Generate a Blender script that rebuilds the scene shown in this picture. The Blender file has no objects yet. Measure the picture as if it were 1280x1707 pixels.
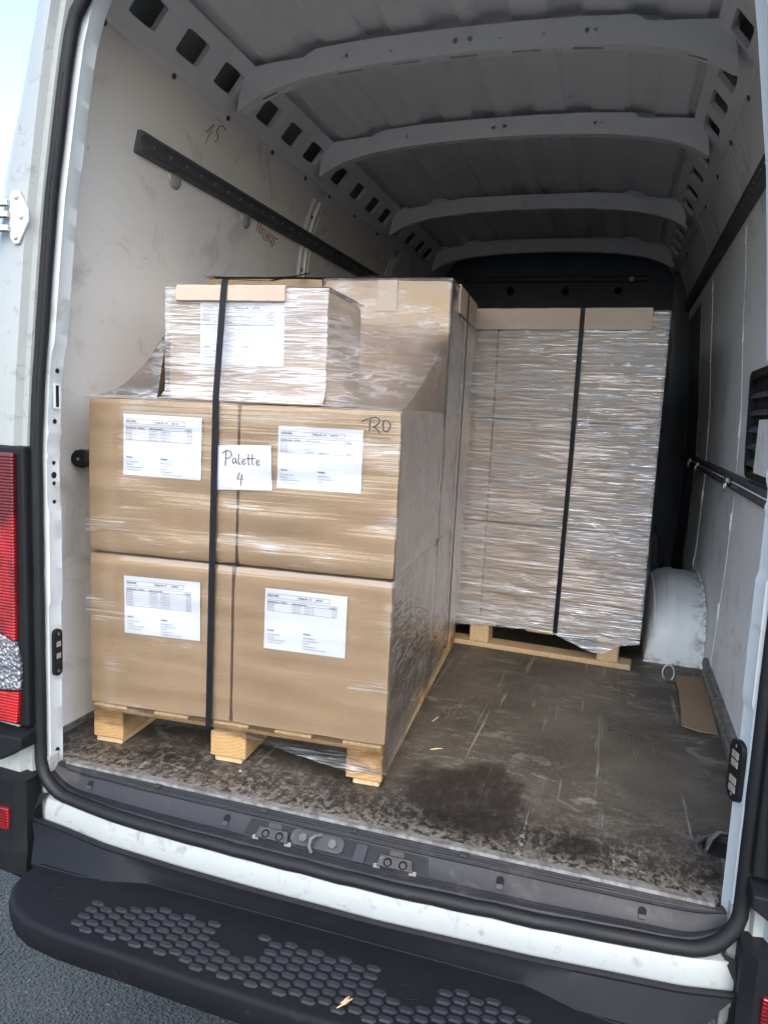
import bpy, bmesh, math, random
from mathutils import Vector, Matrix, noise
from mathutils.geometry import tessellate_polygon, delaunay_2d_cdt
random.seed(7)
sc = bpy.context.scene
COL = sc.collection
R = math.radians

# ------------------------------------------------------------------ camera
CAM = Vector((0.5107, -1.4973, 0.9237))
YAW, PITCH, ROLL, FPX = -0.300994, -0.134082, 0.046092, 1235.21
fw = Vector((math.sin(YAW)*math.cos(PITCH), math.cos(YAW)*math.cos(PITCH), math.sin(PITCH)))
rt = Vector((math.cos(YAW), -math.sin(YAW), 0)); up = rt.cross(fw)
cr, sr = math.cos(ROLL), math.sin(ROLL)
rt, up = cr*rt + sr*up, -sr*rt + cr*up
cd = bpy.data.cameras.new('camera'); cam = bpy.data.objects.new('camera', cd); COL.objects.link(cam)
cam.matrix_world = Matrix((( rt.x, up.x, -fw.x, CAM.x), (rt.y, up.y, -fw.y, CAM.y), (rt.z, up.z, -fw.z, CAM.z), (0,0,0,1)))
cd.sensor_fit = 'VERTICAL'; cd.sensor_height = 24; cd.lens = FPX/1707*24
cd.clip_start = 0.02; cd.clip_end = 2000
sc.camera = cam

# ------------------------------------------------------------------ sky, sun, exposure
w = bpy.data.worlds.new('World'); sc.world = w; w.use_nodes = True
nt = w.node_tree; nt.nodes.clear()
sky = nt.nodes.new('ShaderNodeTexSky'); sky.sky_type = 'NISHITA'; sky.sun_disc = False
SUN_EL, SUN_AZ = R(43), R(161)          # behind the camera, to its right
sky.sun_elevation = SUN_EL; sky.sun_rotation = SUN_AZ
sky.air_density = 1.0; sky.dust_density = 2.0; sky.ozone_density = 1.0
hs = nt.nodes.new('ShaderNodeHueSaturation'); hs.inputs['Saturation'].default_value = 1.0
bg = nt.nodes.new('ShaderNodeBackground'); bg.inputs['Strength'].default_value = 0.15
wo = nt.nodes.new('ShaderNodeOutputWorld')
nt.links.new(sky.outputs[0], hs.inputs['Color']); nt.links.new(hs.outputs[0], bg.inputs['Color']); nt.links.new(bg.outputs[0], wo.inputs[0])
sl = bpy.data.lights.new('sun', 'SUN'); sl.energy = 0.5; sl.angle = R(120); sl.color = (1, 0.985, 0.96)
so = bpy.data.objects.new('sun', sl); COL.objects.link(so)
sd = Vector((math.sin(SUN_AZ)*math.cos(SUN_EL), math.cos(SUN_AZ)*math.cos(SUN_EL), math.sin(SUN_EL)))
so.rotation_euler = (-sd).to_track_quat('-Z', 'Y').to_euler(); so.location = (0, -6, 8)
vs = sc.view_settings; vs.view_transform = 'Standard'; vs.look = 'None'; vs.gamma = 1; vs.exposure = 1.85; vs.use_curve_mapping = False
cy = sc.cycles; cy.use_denoising = True; cy.max_bounces = 8; cy.diffuse_bounces = 7; cy.glossy_bounces = 3; cy.transparent_max_bounces = 16; cy.use_adaptive_sampling = True; cy.adaptive_threshold = .03
cy.sample_clamp_indirect = 8; cy.caustics_reflective = True; cy.blur_glossy = 1.0; cy.caustics_refractive = False

# ------------------------------------------------------------------ materials
MATS = {}
class NT:
    def __init__(s, name):
        s.m = bpy.data.materials.new(name); s.m.use_nodes = True; s.t = s.m.node_tree; s.t.nodes.clear()
        s.out = s.n('ShaderNodeOutputMaterial'); MATS[name] = s.m
        s.tc = s.n('ShaderNodeTexCoord').outputs['Object']
    def n(s, k, **kw):
        x = s.t.nodes.new(k)
        for a, v in kw.items(): setattr(x, a, v)
        return x
    def set(s, sock, v):
        if hasattr(v, 'is_linked') or hasattr(v, 'links'): s.t.links.new(v, sock)
        else:
            if isinstance(v, (tuple, list)) and len(v) == 3 and sock.type == 'RGBA': v = (*v, 1)
            sock.default_value = v
    def mapv(s, scale=(1,1,1), rot=(0,0,0), loc=(0,0,0), src=None):
        x = s.n('ShaderNodeMapping'); s.set(x.inputs[0], src or s.tc)
        x.inputs['Scale'].default_value = scale; x.inputs['Rotation'].default_value = rot; x.inputs['Location'].default_value = loc
        return x.outputs[0]
    def noise(s, scale=5, detail=4, rough=.55, vec=None, dist=0):
        x = s.n('ShaderNodeTexNoise'); s.set(x.inputs['Vector'], vec or s.tc)
        x.inputs['Scale'].default_value = scale; x.inputs['Detail'].default_value = detail
        x.inputs['Roughness'].default_value = rough; x.inputs['Distortion'].default_value = dist
        return x.outputs['Fac']
    def vor(s, scale=20, feature='F1', vec=None):
        x = s.n('ShaderNodeTexVoronoi', feature=feature); s.set(x.inputs['Vector'], vec or s.tc); x.inputs['Scale'].default_value = scale
        return x.outputs['Distance']
    def ramp(s, f, a, b, ca=0., cb=1.):
        x = s.n('ShaderNodeMapRange'); x.clamp = True; s.set(x.inputs[0], f)
        x.inputs[1].default_value = a; x.inputs[2].default_value = b; x.inputs[3].default_value = ca; x.inputs[4].default_value = cb
        return x.outputs[0]
    def math(s, op, a, b=0.):
        x = s.n('ShaderNodeMath', operation=op); s.set(x.inputs[0], a); s.set(x.inputs[1], b); return x.outputs[0]
    def mix(s, f, a, b):
        x = s.n('ShaderNodeMix', data_type='RGBA'); s.set(x.inputs[0], f); s.set(x.inputs[6], a); s.set(x.inputs[7], b); return x.outputs[2]
    def sep(s, v=None):
        x = s.n('ShaderNodeSeparateXYZ'); s.set(x.inputs[0], v or s.tc); return x.outputs
    def bump(s, h, strength=.3, dist=.01, nrm=None):
        x = s.n('ShaderNodeBump'); s.set(x.inputs['Height'], h); x.inputs['Strength'].default_value = strength; x.inputs['Distance'].default_value = dist
        if nrm: s.set(x.inputs['Normal'], nrm)
        return x.outputs[0]
    def bsdf(s, col, rough=.5, metal=0, nrm=None, spec=.5, coat=0, trans=0, ior=1.45):
        x = s.n('ShaderNodeBsdfPrincipled'); s.set(x.inputs['Base Color'], col); s.set(x.inputs['Roughness'], rough); s.set(x.inputs['Metallic'], metal)
        x.inputs['Specular IOR Level'].default_value = spec; x.inputs['Coat Weight'].default_value = coat
        x.inputs['Transmission Weight'].default_value = trans; x.inputs['IOR'].default_value = ior
        if nrm: s.set(x.inputs['Normal'], nrm)
        s.t.links.new(x.outputs[0], s.out.inputs[0]); return x

def simple(name, col, rough=.5, metal=0, var=.15, vscale=30, bump=0, bscale=200, dirt=None, dthr=(.55,.75), dscale=6, spec=.5, coat=0):
    s = NT(name); f = s.noise(vscale, 5)
    c = s.mix(f, tuple(k*(1-var) for k in col), tuple(min(1, k*(1+var)) for k in col))
    if dirt:
        d = s.ramp(s.noise(dscale, 8, .65, dist=.6), *dthr); c = s.mix(s.math('MULTIPLY', d, .75), c, dirt)
    nr = s.bump(s.noise(bscale, 3), bump, .002) if bump else None
    s.bsdf(c, s.ramp(s.noise(vscale*.4, 4), .3, .7, max(.05, rough-.08), min(1, rough+.1)), metal, nr, spec, coat)
    return s.m

# cardboard: kraft liner with faint flute lines, scuffs
def cardboard(name, col, flute='Z'):
    s = NT(name)
    c = s.mix(s.ramp(s.noise(3, 5), .3, .7), tuple(k*.9 for k in col), tuple(k*1.08 for k in col))
    c = s.mix(s.ramp(s.noise(45, 6, .7), .45, .75, 0, .16), c, tuple(k*.72 for k in col))
    c = s.mix(s.ramp(s.noise(400, 2), .62, .72, 0, .35), c, tuple(k*.5 for k in col))
    c = s.mix(s.ramp(s.noise(6, 6, .7, s.mapv((1,1,1.5), loc=(3,1,2))), .56, .8, 0, .3), c, tuple(min(1, k*1.35) for k in col))
    wv = s.n('ShaderNodeTexWave', bands_direction=flute); s.set(wv.inputs['Vector'], s.tc); wv.inputs['Scale'].default_value = 45; wv.inputs['Distortion'].default_value = .6
    h = s.math('ADD', s.math('MULTIPLY', wv.outputs['Fac'], .12), s.noise(14, 4))
    s.bsdf(c, .72, 0, s.bump(h, .14, .006), .3)
cardboard('cardboard', (.385, .282, .182))
cardboard('cardboard_pale', (.45, .36, .29), 'X')
cardboard('cardboard_worn', (.26, .185, .12), 'Y')

def wood(name, col, end):
    s = NT(name)
    wv = s.n('ShaderNodeTexWave', wave_type='RINGS' if end else 'BANDS'); 
    if end: wv.rings_direction = 'Y'
    v = s.mapv((1,1,1), loc=(.03,0,-.14) if end else (0,0,0)) 
    s.set(wv.inputs['Vector'], v); wv.inputs['Scale'].default_value = 34 if end else 18; wv.inputs['Distortion'].default_value = 4.5; wv.inputs['Detail'].default_value = 3; wv.inputs['Detail Scale'].default_value = 2
    c = s.mix(s.ramp(wv.outputs['Fac'], .1, .9, .35 if end else .7, 1), tuple(k*.72 for k in col), col)
    c = s.mix(s.ramp(s.noise(35, 6, .7), .5, .75, 0, .5), c, tuple(k*.55 for k in col))
    c = s.mix(s.ramp(s.noise(8, 4), .5, .8, 0, .35), c, (col[0]*1.15, col[1]*.9, col[2]*.6))
    s.bsdf(c, .75, 0, s.bump(s.noise(160, 5, .7), .5, .004), .25)
wood('wood_block', (.43, .28, .13), True)
wood('wood_pale', (.56, .42, .25), False)
wood('wood_board', (.40, .27, .14), False)

# stretch film: a few layers of clear polythene; every crease folds the film up and whitens it
def film(name, creases, amount, tilt, layers=1.6, rough=.10, haze=.5, cover=(.40,.60), thin=16., base=.0, ms=(5.5,5.5,17)):
    s = NT(name)
    ridge = None; hgt = None
    for k, (sx, sz, rot, amp) in enumerate(creases):
        f = s.noise(1, 2.5, .6, s.mapv((sx, sx, sz), (0, rot, 0), (k*3.1, k*1.7, k*.9)), .25)
        r_ = s.ramp(s.math('ABSOLUTE', s.math('SUBTRACT', f, .5)), 1/thin, 0, 0, amp)
        r_ = s.math('MULTIPLY', r_, r_)
        ridge = r_ if ridge is None else s.math('MAXIMUM', ridge, r_)
        hgt = f if hgt is None else s.math('ADD', hgt, f)
    mask = s.ramp(s.noise(1, 3, .6, s.mapv(ms, (0,tilt,0), (4,2,7))), cover[0], cover[1])
    ridge = s.math('MULTIPLY', ridge, mask)
    nr = s.bump(s.math('ADD', s.math('MULTIPLY', ridge, 1.2), hgt), amount, .010)
    fr = s.n('ShaderNodeFresnel'); fr.inputs['IOR'].default_value = 1.5
    fac = s.math('SUBTRACT', 1., s.math('POWER', s.math('SUBTRACT', 1., fr.outputs[0]), layers))
    fac = s.math('ADD', fac, s.math('MULTIPLY', ridge, .25))
    gl = s.n('ShaderNodeBsdfGlossy'); gl.inputs['Roughness'].default_value = rough; gl.inputs['Color'].default_value = (.97,.98,1,1); s.set(gl.inputs['Normal'], nr)
    tr = s.n('ShaderNodeBsdfTransparent'); tr.inputs['Color'].default_value = (.98,.98,.98,1)
    df = s.n('ShaderNodeBsdfDiffuse'); df.inputs['Color'].default_value = (.88,.90,.93,1)
    m0 = s.n('ShaderNodeMixShader'); s.set(m0.inputs[0], s.math('ADD', s.math('MULTIPLY', ridge, haze), base)); s.set(m0.inputs[1], tr.outputs[0]); s.set(m0.inputs[2], df.outputs[0])
    m1 = s.n('ShaderNodeMixShader'); s.set(m1.inputs[0], fac); s.set(m1.inputs[1], m0.outputs[0]); s.set(m1.inputs[2], gl.outputs[0])
    s.t.links.new(m1.outputs[0], s.out.inputs[0]); return s.m
film('film_front', [(1.6, 90, .05, 1.), (2.8, 160, -.04, .9), (1.2, 55, .11, .9)], .11, .05, 2.0, cover=(.55,.70), haze=.55, thin=34., ms=(3,3,9))
film('film_top', [(2.8, 105, .06, 1.), (5, 210, -.08, .9), (3, 90, .40, .9)], .45, .1, 2.0, cover=(.30,.50), haze=.62, base=.07, thin=18.)
film('film_side', [(9, 45, .80, .7), (16, 80, .65, .6), (6, 30, 1.0, .6)], .45, .8, 2.0, cover=(.40,.60), haze=.40, thin=20.)
film('film_back', [(1.0, 70, .05, 1.), (1.6, 120, -.04, .9), (.8, 40, .12, .9), (5, 45, .45, .55)], .45, .05, 4.2, cover=(.36,.56), haze=.75, base=.05, rough=.16, thin=19., ms=(1.8,1.8,5))
film('film_tent', [(5, 26, .95, .8), (3, 17, .7, .7), (9, 40, 1.15, .6)], .12, .8, .55, rough=.10, haze=.22, cover=(.44,.70), base=.02)

film('film_veil', [(5, 30, .95, .9), (3, 20, .75, .8), (9, 46, 1.15, .8), (2, 40, .3, .7)], .15, .8, .25, rough=.12, haze=.36, cover=(.42,.68), base=.07, thin=24.)

# van paints and plastics
simple('white_paint', (.55, .59, .60), .38, var=.05, dirt=(.33,.32,.29), dthr=(.60,.74), dscale=9, bump=.05, bscale=60, coat=.2)
simple('white_outside', (.325, .35, .345), .40, var=.05, dirt=(.13,.135,.13), dthr=(.56,.76), dscale=30, bump=.12, bscale=160, coat=.25)
simple('grey_paint', (.80, .81, .82), .45, var=.05, dirt=(.30,.29,.28), dthr=(.62,.85), dscale=5)
simple('dome_shaded_grey', (.42,.42,.41), .4, .3, var=.15, vscale=30)  # darker than the panels: the domes' shading is put into this grey
simple('bulkhead_paint', (.09, .105, .13), .45, var=.2, vscale=6)
simple('black_plastic', (.0075, .0085, .0105), .5, var=.3, vscale=14, bump=.35, bscale=900, dirt=(.022,.022,.023), dthr=(.60,.80), dscale=12, spec=.25)
simple('step_plastic', (.006, .007, .009), .60, var=.25, vscale=10, bump=.4, bscale=1100, dirt=(.032,.031,.030), dthr=(.62,.78), dscale=20, spec=.22)
simple('sill_plastic', (.016, .017, .020), .5, var=.3, vscale=10, bump=.25, bscale=500, dirt=(.06,.057,.052), dthr=(.56,.76), dscale=16)
simple('rubber', (.007, .008, .010), .55, var=.3, vscale=20, bump=.2, bscale=300, dirt=(.03,.03,.03), dthr=(.62,.8), dscale=18, spec=.4)
simple('steel', (.42,.42,.42), .35, 1, var=.2, dirt=(.12,.10,.08), dthr=(.55,.75), dscale=30)
simple('dark_steel', (.10,.105,.115), .5, .4, var=.25, vscale=20, dirt=(.16,.15,.14), dthr=(.60,.78), dscale=14)
simple('grimy_steel', (.045,.045,.044), .5, .3, var=.4, vscale=40, dirt=(.16,.155,.14), dthr=(.60,.72), dscale=40)
simple('alu', (.21,.21,.205), .55, .2, var=.3, dirt=(.07,.06,.05), dthr=(.42,.60), dscale=30)
simple('strap', (.006,.007,.010), .5, var=.2, vscale=60, bump=.3, bscale=600, spec=.25)
simple('ink', (.02,.02,.03), .6, var=.05)
simple('ink_red', (.19,.045,.04), .6, var=.2)
simple('paper', (.68,.72,.79), .6, var=.02, vscale=8, bump=.1, bscale=20)
simple('print_ink', (.10,.10,.12), .6, var=.05)
simple('tape', (.40,.32,.235), .22, var=.06)
simple('led', (.24,.23,.20), .3, var=.1)
simple('bottle_blue', (.05,.13,.22), .25, var=.1)
simple('bottle_clear', (.12,.13,.14), .2, var=.2)
simple('blackhole', (.004,.004,.005), .9, var=.1)
simple('stud_plastic', (.015,.0175,.022), .36, var=.2, vscale=20, bump=.3, bscale=900, dirt=(.05,.05,.05), dthr=(.6,.8), dscale=30)
s = NT('lens_red'); rb = s.n('ShaderNodeTexWave', bands_direction='Z'); s.set(rb.inputs['Vector'], s.tc); rb.inputs['Scale'].default_value = 42; rb.inputs['Distortion'].default_value = .4
rc = s.mix(s.ramp(s.noise(7, 4, .6, s.mapv((1,1,.6), (0,.5,0))), .42, .62), (.075,.002,.004), (.42,.010,.016))
rc = s.mix(s.ramp(rb.outputs['Fac'], .2, .9, 0, .45), rc, (.10,.002,.004))
s.bsdf(rc, .10, 0, s.bump(s.math('ADD', rb.outputs['Fac'], s.noise(30, 3)), .25, .01), .5, .5)
s = NT('lens_clear'); s.bsdf(s.mix(s.ramp(s.vor(90), 0, .6), (.50,.52,.56), (.14,.145,.16)), .15, .35, s.bump(s.vor(110), .6, .01), .7, .6)

# side panelling: painted plywood with rubs, dents and scratches
def panel(name, col):
    s = NT(name)
    c = s.mix(s.ramp(s.noise(1.6, 4), .3, .7), tuple(k*.92 for k in col), tuple(k*1.05 for k in col))
    sm = s.ramp(s.noise(4, 8, .66, s.mapv((1,1,1.3)), 1.0), .53, .78, 0, .62)
    c = s.mix(sm, c, (.20,.19,.18))
    sc_ = s.ramp(s.noise(1, 4, .7, s.mapv((6,6,70), (.4,0,0))), .66, .72, 0, .5); c = s.mix(sc_, c, (.22,.2,.18))
    sp = s.ramp(s.noise(40, 4, .65), .70, .75, 0, .8); c = s.mix(sp, c, (.14,.12,.11))
    s.bsdf(c, .5, 0, s.bump(s.math('ADD', s.noise(7, 4), s.math('MULTIPLY', s.noise(1, 3, .6, s.mapv((12,12,40))), .2)), .25, .012), .4)
panel('panel_left', (.79, .77, .735)); panel('panel_right', (.77, .78, .79))
s = NT('arch_paint')
z = s.sep()
c = s.mix(s.ramp(s.noise(7, 6, .7), .58, .85, 0, .5), (.74,.78,.80), (.45,.45,.43))
rst = s.math('MULTIPLY', s.ramp(z[0], .83, .895), s.ramp(s.noise(26, 6, .75), .46, .62)); c = s.mix(rst, c, (.16,.115,.08))
low = s.math('MULTIPLY', s.ramp(z[2], .04, .0), s.ramp(s.noise(22, 6, .75), .48, .60)); c = s.mix(low, c, (.13,.10,.075))
s.bsdf(c, .42, 0, s.bump(s.noise(9, 4), .3, .02), .4)

# load floor: dark coated plywood, scraped along the van, an oily stain, worn mottling at the sill
s = NT('floor_ply'); X, Y, Z = s.sep()
g = s.noise(3, 6, .65)
c = s.mix(s.ramp(g, .3, .7), (.042,.035,.027), (.122,.106,.083))
grit = s.ramp(s.noise(120, 4, .7), .45, .7, 0, .45); c = s.mix(grit, c, (.16,.148,.127))
bl = s.math('MULTIPLY', s.ramp(s.noise(1, 6, .7, s.mapv((9,16,1), (0,0,.35)), 1.2), .52, .63), s.ramp(s.noise(2.2, 3), .42, .58)); c = s.mix(s.math('MULTIPLY', bl, .8), c, (.23,.22,.195))
bl2 = s.math('MULTIPLY', s.ramp(s.noise(1, 5, .65, s.mapv((14,22,1), (0,0,-.5), (5,3,0)), 2.2), .56, .62), s.ramp(s.noise(1.7, 3, .5, s.mapv(loc=(7,2,0))), .46, .58)); c = s.mix(s.math('MULTIPLY', bl2, .6), c, (.020,.019,.018))
for (sx, sy, rot, lo, hi, am, lc) in ((34, 1.6, .12, .63, .70, .75, 0), (46, 2.2, -.30, .66, .72, .7, 4), (3, 40, .1, .67, .73, .5, 9), (60, 1.2, .03, .66, .71, .6, 13)):
    f = s.ramp(s.noise(1, 4, .6, s.mapv((sx,sy,1), (0,0,rot), (lc,lc*.7,0)), .3), lo, hi, 0, am); c = s.mix(f, c, (.30,.285,.25))
wob = s.noise(9, 6, .62)
def blob(cx_, cy_, rx, ry, soft=.20, wamp=.95):
    a = s.math('DIVIDE', s.math('SUBTRACT', X, cx_), rx); b = s.math('DIVIDE', s.math('SUBTRACT', Y, cy_), ry)
    r = s.math('SQRT', s.math('ADD', s.math('MULTIPLY', a, a), s.math('MULTIPLY', b, b)))
    return s.ramp(s.math('ADD', r, s.math('MULTIPLY', s.math('SUBTRACT', wob, .5), wamp*2)), 1+soft, 1-soft)
st = s.math('MAXIMUM', blob(.225, .235, .15, .135), s.math('MAXIMUM', blob(.26, .12, .10, .13), blob(.50, .07, .06, .05)))
st = s.math('MULTIPLY', st, s.ramp(s.noise(1, 5, .7, s.mapv((60,14,1), (0,0,.2))), .30, .50, .62, 1.))
c = s.mix(s.math('MULTIPLY', st, .84), c, (.016,.012,.0095))
worn = s.math('MULTIPLY', s.ramp(s.math('ADD', Y, s.math('MULTIPLY', s.noise(5, 3), .30)), .44, .20), s.ramp(s.noise(34, 8, .8, s.mapv((1.6,1,1))), .46, .50)); c = s.mix(s.math('MULTIPLY', worn, .93), c, (.012,.010,.009))
wl = s.math('MULTIPLY', s.ramp(s.math('ADD', Y, s.math('MULTIPLY', s.noise(14, 4), .10)), .12, .03), s.ramp(s.noise(60, 5, .7), .44, .56)); c = s.mix(s.math('MULTIPLY', wl, .75), c, (.28,.25,.20))
s.bsdf(c, s.math('SUBTRACT', s.ramp(s.noise(2.4, 4, .6, s.mapv(loc=(1,5,0))), .35, .65, .36, .66), s.math('MULTIPLY', st, .08)), 0, s.bump(s.math('ADD', s.noise(70, 5, .7), s.math('MULTIPLY', g, 2)), .35, .004), .35)

# wet dark asphalt
s = NT('asphalt')
v1 = s.vor(95); nz = s.noise(70, 5, .7)
c = s.mix(s.ramp(nz, .3, .7), (.030,.033,.038), (.085,.089,.095)); c = s.mix(s.ramp(v1, .15, .55, 0, .8), c, (.010,.012,.015)); c = s.mix(s.ramp(s.noise(120, 2), .66, .70, 0, .9), c, (.20,.20,.19))
s.bsdf(c, s.ramp(s.noise(1.5, 4), .35, .65, .34, .55), 0, s.bump(s.math('ADD', s.math('MULTIPLY', v1, -1.6), s.noise(90, 4, .6)), 1.0, .016), .5)

# ------------------------------------------------------------------ geometry helpers
W = {}
class MB:
    def __init__(s): s.v = []; s.f = []
    def add(s, vs_, fs):
        b = len(s.v); s.v += [tuple(p) for p in vs_]; s.f += [tuple(i+b for i in f) for f in fs]; return s
    def box(s, x0, x1, y0, y1, z0, z1):
        return s.add([(x0,y0,z0),(x1,y0,z0),(x1,y1,z0),(x0,y1,z0),(x0,y0,z1),(x1,y0,z1),(x1,y1,z1),(x0,y1,z1)],
                     [(0,3,2,1),(4,5,6,7),(0,1,5,4),(1,2,6,5),(2,3,7,6),(3,0,4,7)])
    def loft(s, secs, closed=False, caps=False, loop=False):
        n = len(secs[0]); vs_ = [p for q in secs for p in q]; fs = []
        m = len(secs)
        for i in range(m if loop else m-1):
            i2 = (i+1) % m
            for j in range(n if closed else n-1):
                j2 = (j+1) % n; fs.append((i*n+j, i*n+j2, i2*n+j2, i2*n+j))
        if caps and closed: fs += [tuple(range(n-1,-1,-1)), tuple(range((m-1)*n, m*n))]
        return s.add(vs_, fs)
    def tube(s, path, r, n=8, loop=False, caps=True, sq=1.):
        P = [Vector(p) for p in path]; secs = []; m = len(P); prev = None
        for i, p in enumerate(P):
            a = P[(i-1) % m] if (loop or i) else p; b = P[(i+1) % m] if (loop or i < m-1) else p
            t = (b-a).normalized()
            if prev is None:
                u = t.orthogonal().normalized()
                if abs(t.y) < .95: u = (Vector((0,1,0)) - t*t.y).normalized()
            else: u = (prev - t*prev.dot(t)).normalized()
            prev = u; v = t.cross(u); rr = r[i] if isinstance(r, (list, tuple)) else r
            secs.append([p + rr*(math.cos(2*math.pi*k/n)*u*sq + math.sin(2*math.pi*k/n)*v) for k in range(n)])
        return s.loft(secs, True, caps and not loop, loop)
    def disc(s, c, ax, r, h, n=14, r2=None):   # a short cylinder standing on c along ax
        c = Vector(c); ax = Vector(ax).normalized(); u = ax.orthogonal().normalized(); v = ax.cross(u)
        q = lambda rr, d: [c + ax*d + rr*(math.cos(2*math.pi*k/n)*u + math.sin(2*math.pi*k/n)*v) for k in range(n)]
        return s.loft([q(r, 0), q(r if r2 is None else r2, h)], True, True)
    def prism(s, poly, to3, d):                # polygon in 2d, mapped by to3, extruded by vector d
        a = [Vector(to3(*p)) for p in poly]; b = [p + Vector(d) for p in a]; n = len(a)
        tri = tessellate_polygon([a])
        return s.add(a+b, [tuple(t) for t in tri] + [tuple(i+n for i in reversed(t)) for t in tri] + [(i, (i+1) % n, n+(i+1) % n, n+i) for i in range(n)])
    def plate(s, outer, holes, to3, d):        # plate with holes: a front face and the reveal of every edge
        loops = [outer] + holes; flat = [Vector((p[0], p[1], 0)) for l in loops for p in l]; edges = []; o = 0
        for l in loops: edges += [(o+i, o+(i+1) % len(l)) for i in range(len(l))]; o += len(l)
        vo, eo, fo, ov, oe, of = delaunay_2d_cdt([p.to_2d() for p in flat], edges, [], 0, 1e-7)
        idx = [q[0] if q else 0 for q in ov]
        def inside(p, l):
            c_ = False
            for i in range(len(l)):
                (x0, y0), (x1, y1) = l[i-1], l[i]
                if (y0 > p[1]) != (y1 > p[1]) and p[0] < (x1-x0)*(p[1]-y0)/(y1-y0)+x0: c_ = not c_
            return c_
        tri = []
        for f in fo:
            g_ = (sum(vo[i][0] for i in f)/len(f), sum(vo[i][1] for i in f)/len(f))
            if inside(g_, outer) and not any(inside(g_, h) for h in holes): tri.append([idx[i] for i in f])
        a = [Vector(to3(p.x, p.y)) for p in flat]; n = len(a); b = [p + Vector(d) for p in a]
        fs = [tuple(t) for t in tri] + [tuple(i+n for i in reversed(t)) for t in tri]; o = 0
        for l in loops:
            k = len(l); fs += [(o+i, o+(i+1) % k, n+o+(i+1) % k, n+o+i) for i in range(k)]; o += k
        return s.add(a+b, fs)
    def ribbon(s, path, wdir, width, th=.0012):
        P = [Vector(p) for p in path]; wd = Vector(wdir).normalized()*width/2; secs = []
        for i, p in enumerate(P):
            t = (P[min(i+1, len(P)-1)] - P[max(i-1, 0)]).normalized(); nn = t.cross(wd).normalized()*th/2
            secs.append([p-wd-nn, p+wd-nn, p+wd+nn, p-wd+nn])
        return s.loft(secs, True, True)
    def build(s, name, mat, parent=None, M=None, smooth=None, bevel=0, seg=2, norm=True, mesh_only=False):
        me = bpy.data.meshes.new(name); me.from_pydata(s.v, [], s.f); me.validate()
        if bevel or norm:
            bm = bmesh.new(); bm.from_mesh(me)
            bmesh.ops.remove_doubles(bm, verts=bm.verts, dist=1e-6)
            if norm: bmesh.ops.recalc_face_normals(bm, faces=bm.faces)
            if bevel:
                es = [e for e in bm.edges if len(e.link_faces) == 2 and e.calc_face_angle(0) > R(30)]
                bmesh.ops.bevel(bm, geom=es, offset=bevel, segments=seg, profile=.5, affect='EDGES', clamp_overlap=True)
            bm.to_mesh(me); bm.free()
        if smooth:
            me.shade_smooth(); me.set_sharp_from_angle(angle=R(smooth))
        me.materials.append(MATS[mat])
        if mesh_only: return me
        return link(bpy.data.objects.new(name, me), parent, M)
def link(o, parent=None, M=None):
    if parent is not None: o.parent = parent
    COL.objects.link(o); M = M or (W[parent.name] if (parent is not None and M is None and parent.get('_localparts')) else Matrix.Identity(4))
    W[o.name] = M
    o.matrix_basis = (W[parent.name].inverted() @ M) if parent is not None else M
    return o
def thing(name, M=None):
    return link(bpy.data.objects.new(name, None), None, M or Matrix.Identity(4))
def tag(o, label, cat=None, group=None):
    o['label'] = label
    if cat: o['category'] = cat
    if group: o['group'] = group
    return o
def structure(o): o['kind'] = 'structure'; return o
def lerp(tab, t):
    for (a, va), (b, vb) in zip(tab, tab[1:]):
        if t <= b: return va + (vb-va)*max(0, (t-a))/(b-a)
    return tab[-1][1]
def frame(O, ang): return Matrix.Translation(Vector(O)) @ Matrix.Rotation(ang, 4, 'Z')
def circ(x, y, r, n=10, sx=1., sy=1.): return [(x + r*sx*math.cos(2*math.pi*k/n), y + r*sy*math.sin(2*math.pi*k/n)) for k in range(n)]
def rrect(x0, x1, y0, y1, r, n=4):
    q = []
    for cx_, cy_, a in ((x1-r, y1-r, 0), (x0+r, y1-r, 90), (x0+r, y0+r, 180), (x1-r, y0+r, 270)):
        q += [(cx_ + r*math.cos(R(a+90*k/n)), cy_ + r*math.sin(R(a+90*k/n))) for k in range(n+1)]
    return q
def nz(x, y, z): return noise.noise(Vector((x, y, z)))
_fc = {}
def text_into(mb, txt, x, y, size, to3, bold=0, align='LEFT'):
    cu = bpy.data.curves.new('t', 'FONT'); cu.body = txt; cu.size = size; cu.align_x = align; cu.resolution_u = 2; cu.offset = bold
    ob = bpy.data.objects.new('t', cu); me = bpy.data.meshes.new_from_object(ob)
    mb.add([to3(x+v.co.x, y+v.co.y) for v in me.vertices], [tuple(p.vertices) for p in me.polygons])
    bpy.data.objects.remove(ob); bpy.data.curves.remove(cu); bpy.data.meshes.remove(me)

# ------------------------------------------------------------------ ground
GZ = -0.68
structure(MB().add([(-300,-300,GZ),(300,-300,GZ),(300,300,GZ),(-300,300,GZ)], [(0,1,2,3)]).build('asphalt_ground', 'asphalt'))

# ------------------------------------------------------------------ the van
van = tag(thing('delivery_van', Matrix.Translation((0,0,GZ))), 'white delivery van seen from behind with its load bay open', 'van')
OPEN = [(-.06,.79),(0,.79),(.8,.789),(.95,.779),(1.07,.766),(1.22,.751),(1.37,.734),(1.475,.717),(1.60,.697),(1.69,.68),(1.763,.657),(1.80,.635),(1.83,.60),(1.85,.55),(1.862,.47),(1.868,.35),(1.87,.0)]
OUT = [(-.35,.99),(0,1.0),(.6,.99),(1.0,.968),(1.2,.945),(1.43,.902),(1.57,.858),(1.79,.80),(1.95,.73),(2.05,.58),(2.08,.0)]
WALL = [(0,.89),(.1,.89),(.4,.902),(.7,.907),(1.0,.898),(1.25,.878),(1.45,.866),(1.64,.848),(1.75,.815),(1.858,.768)]
wall = lambda z: lerp(WALL, z)
YB = 3.7

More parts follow.
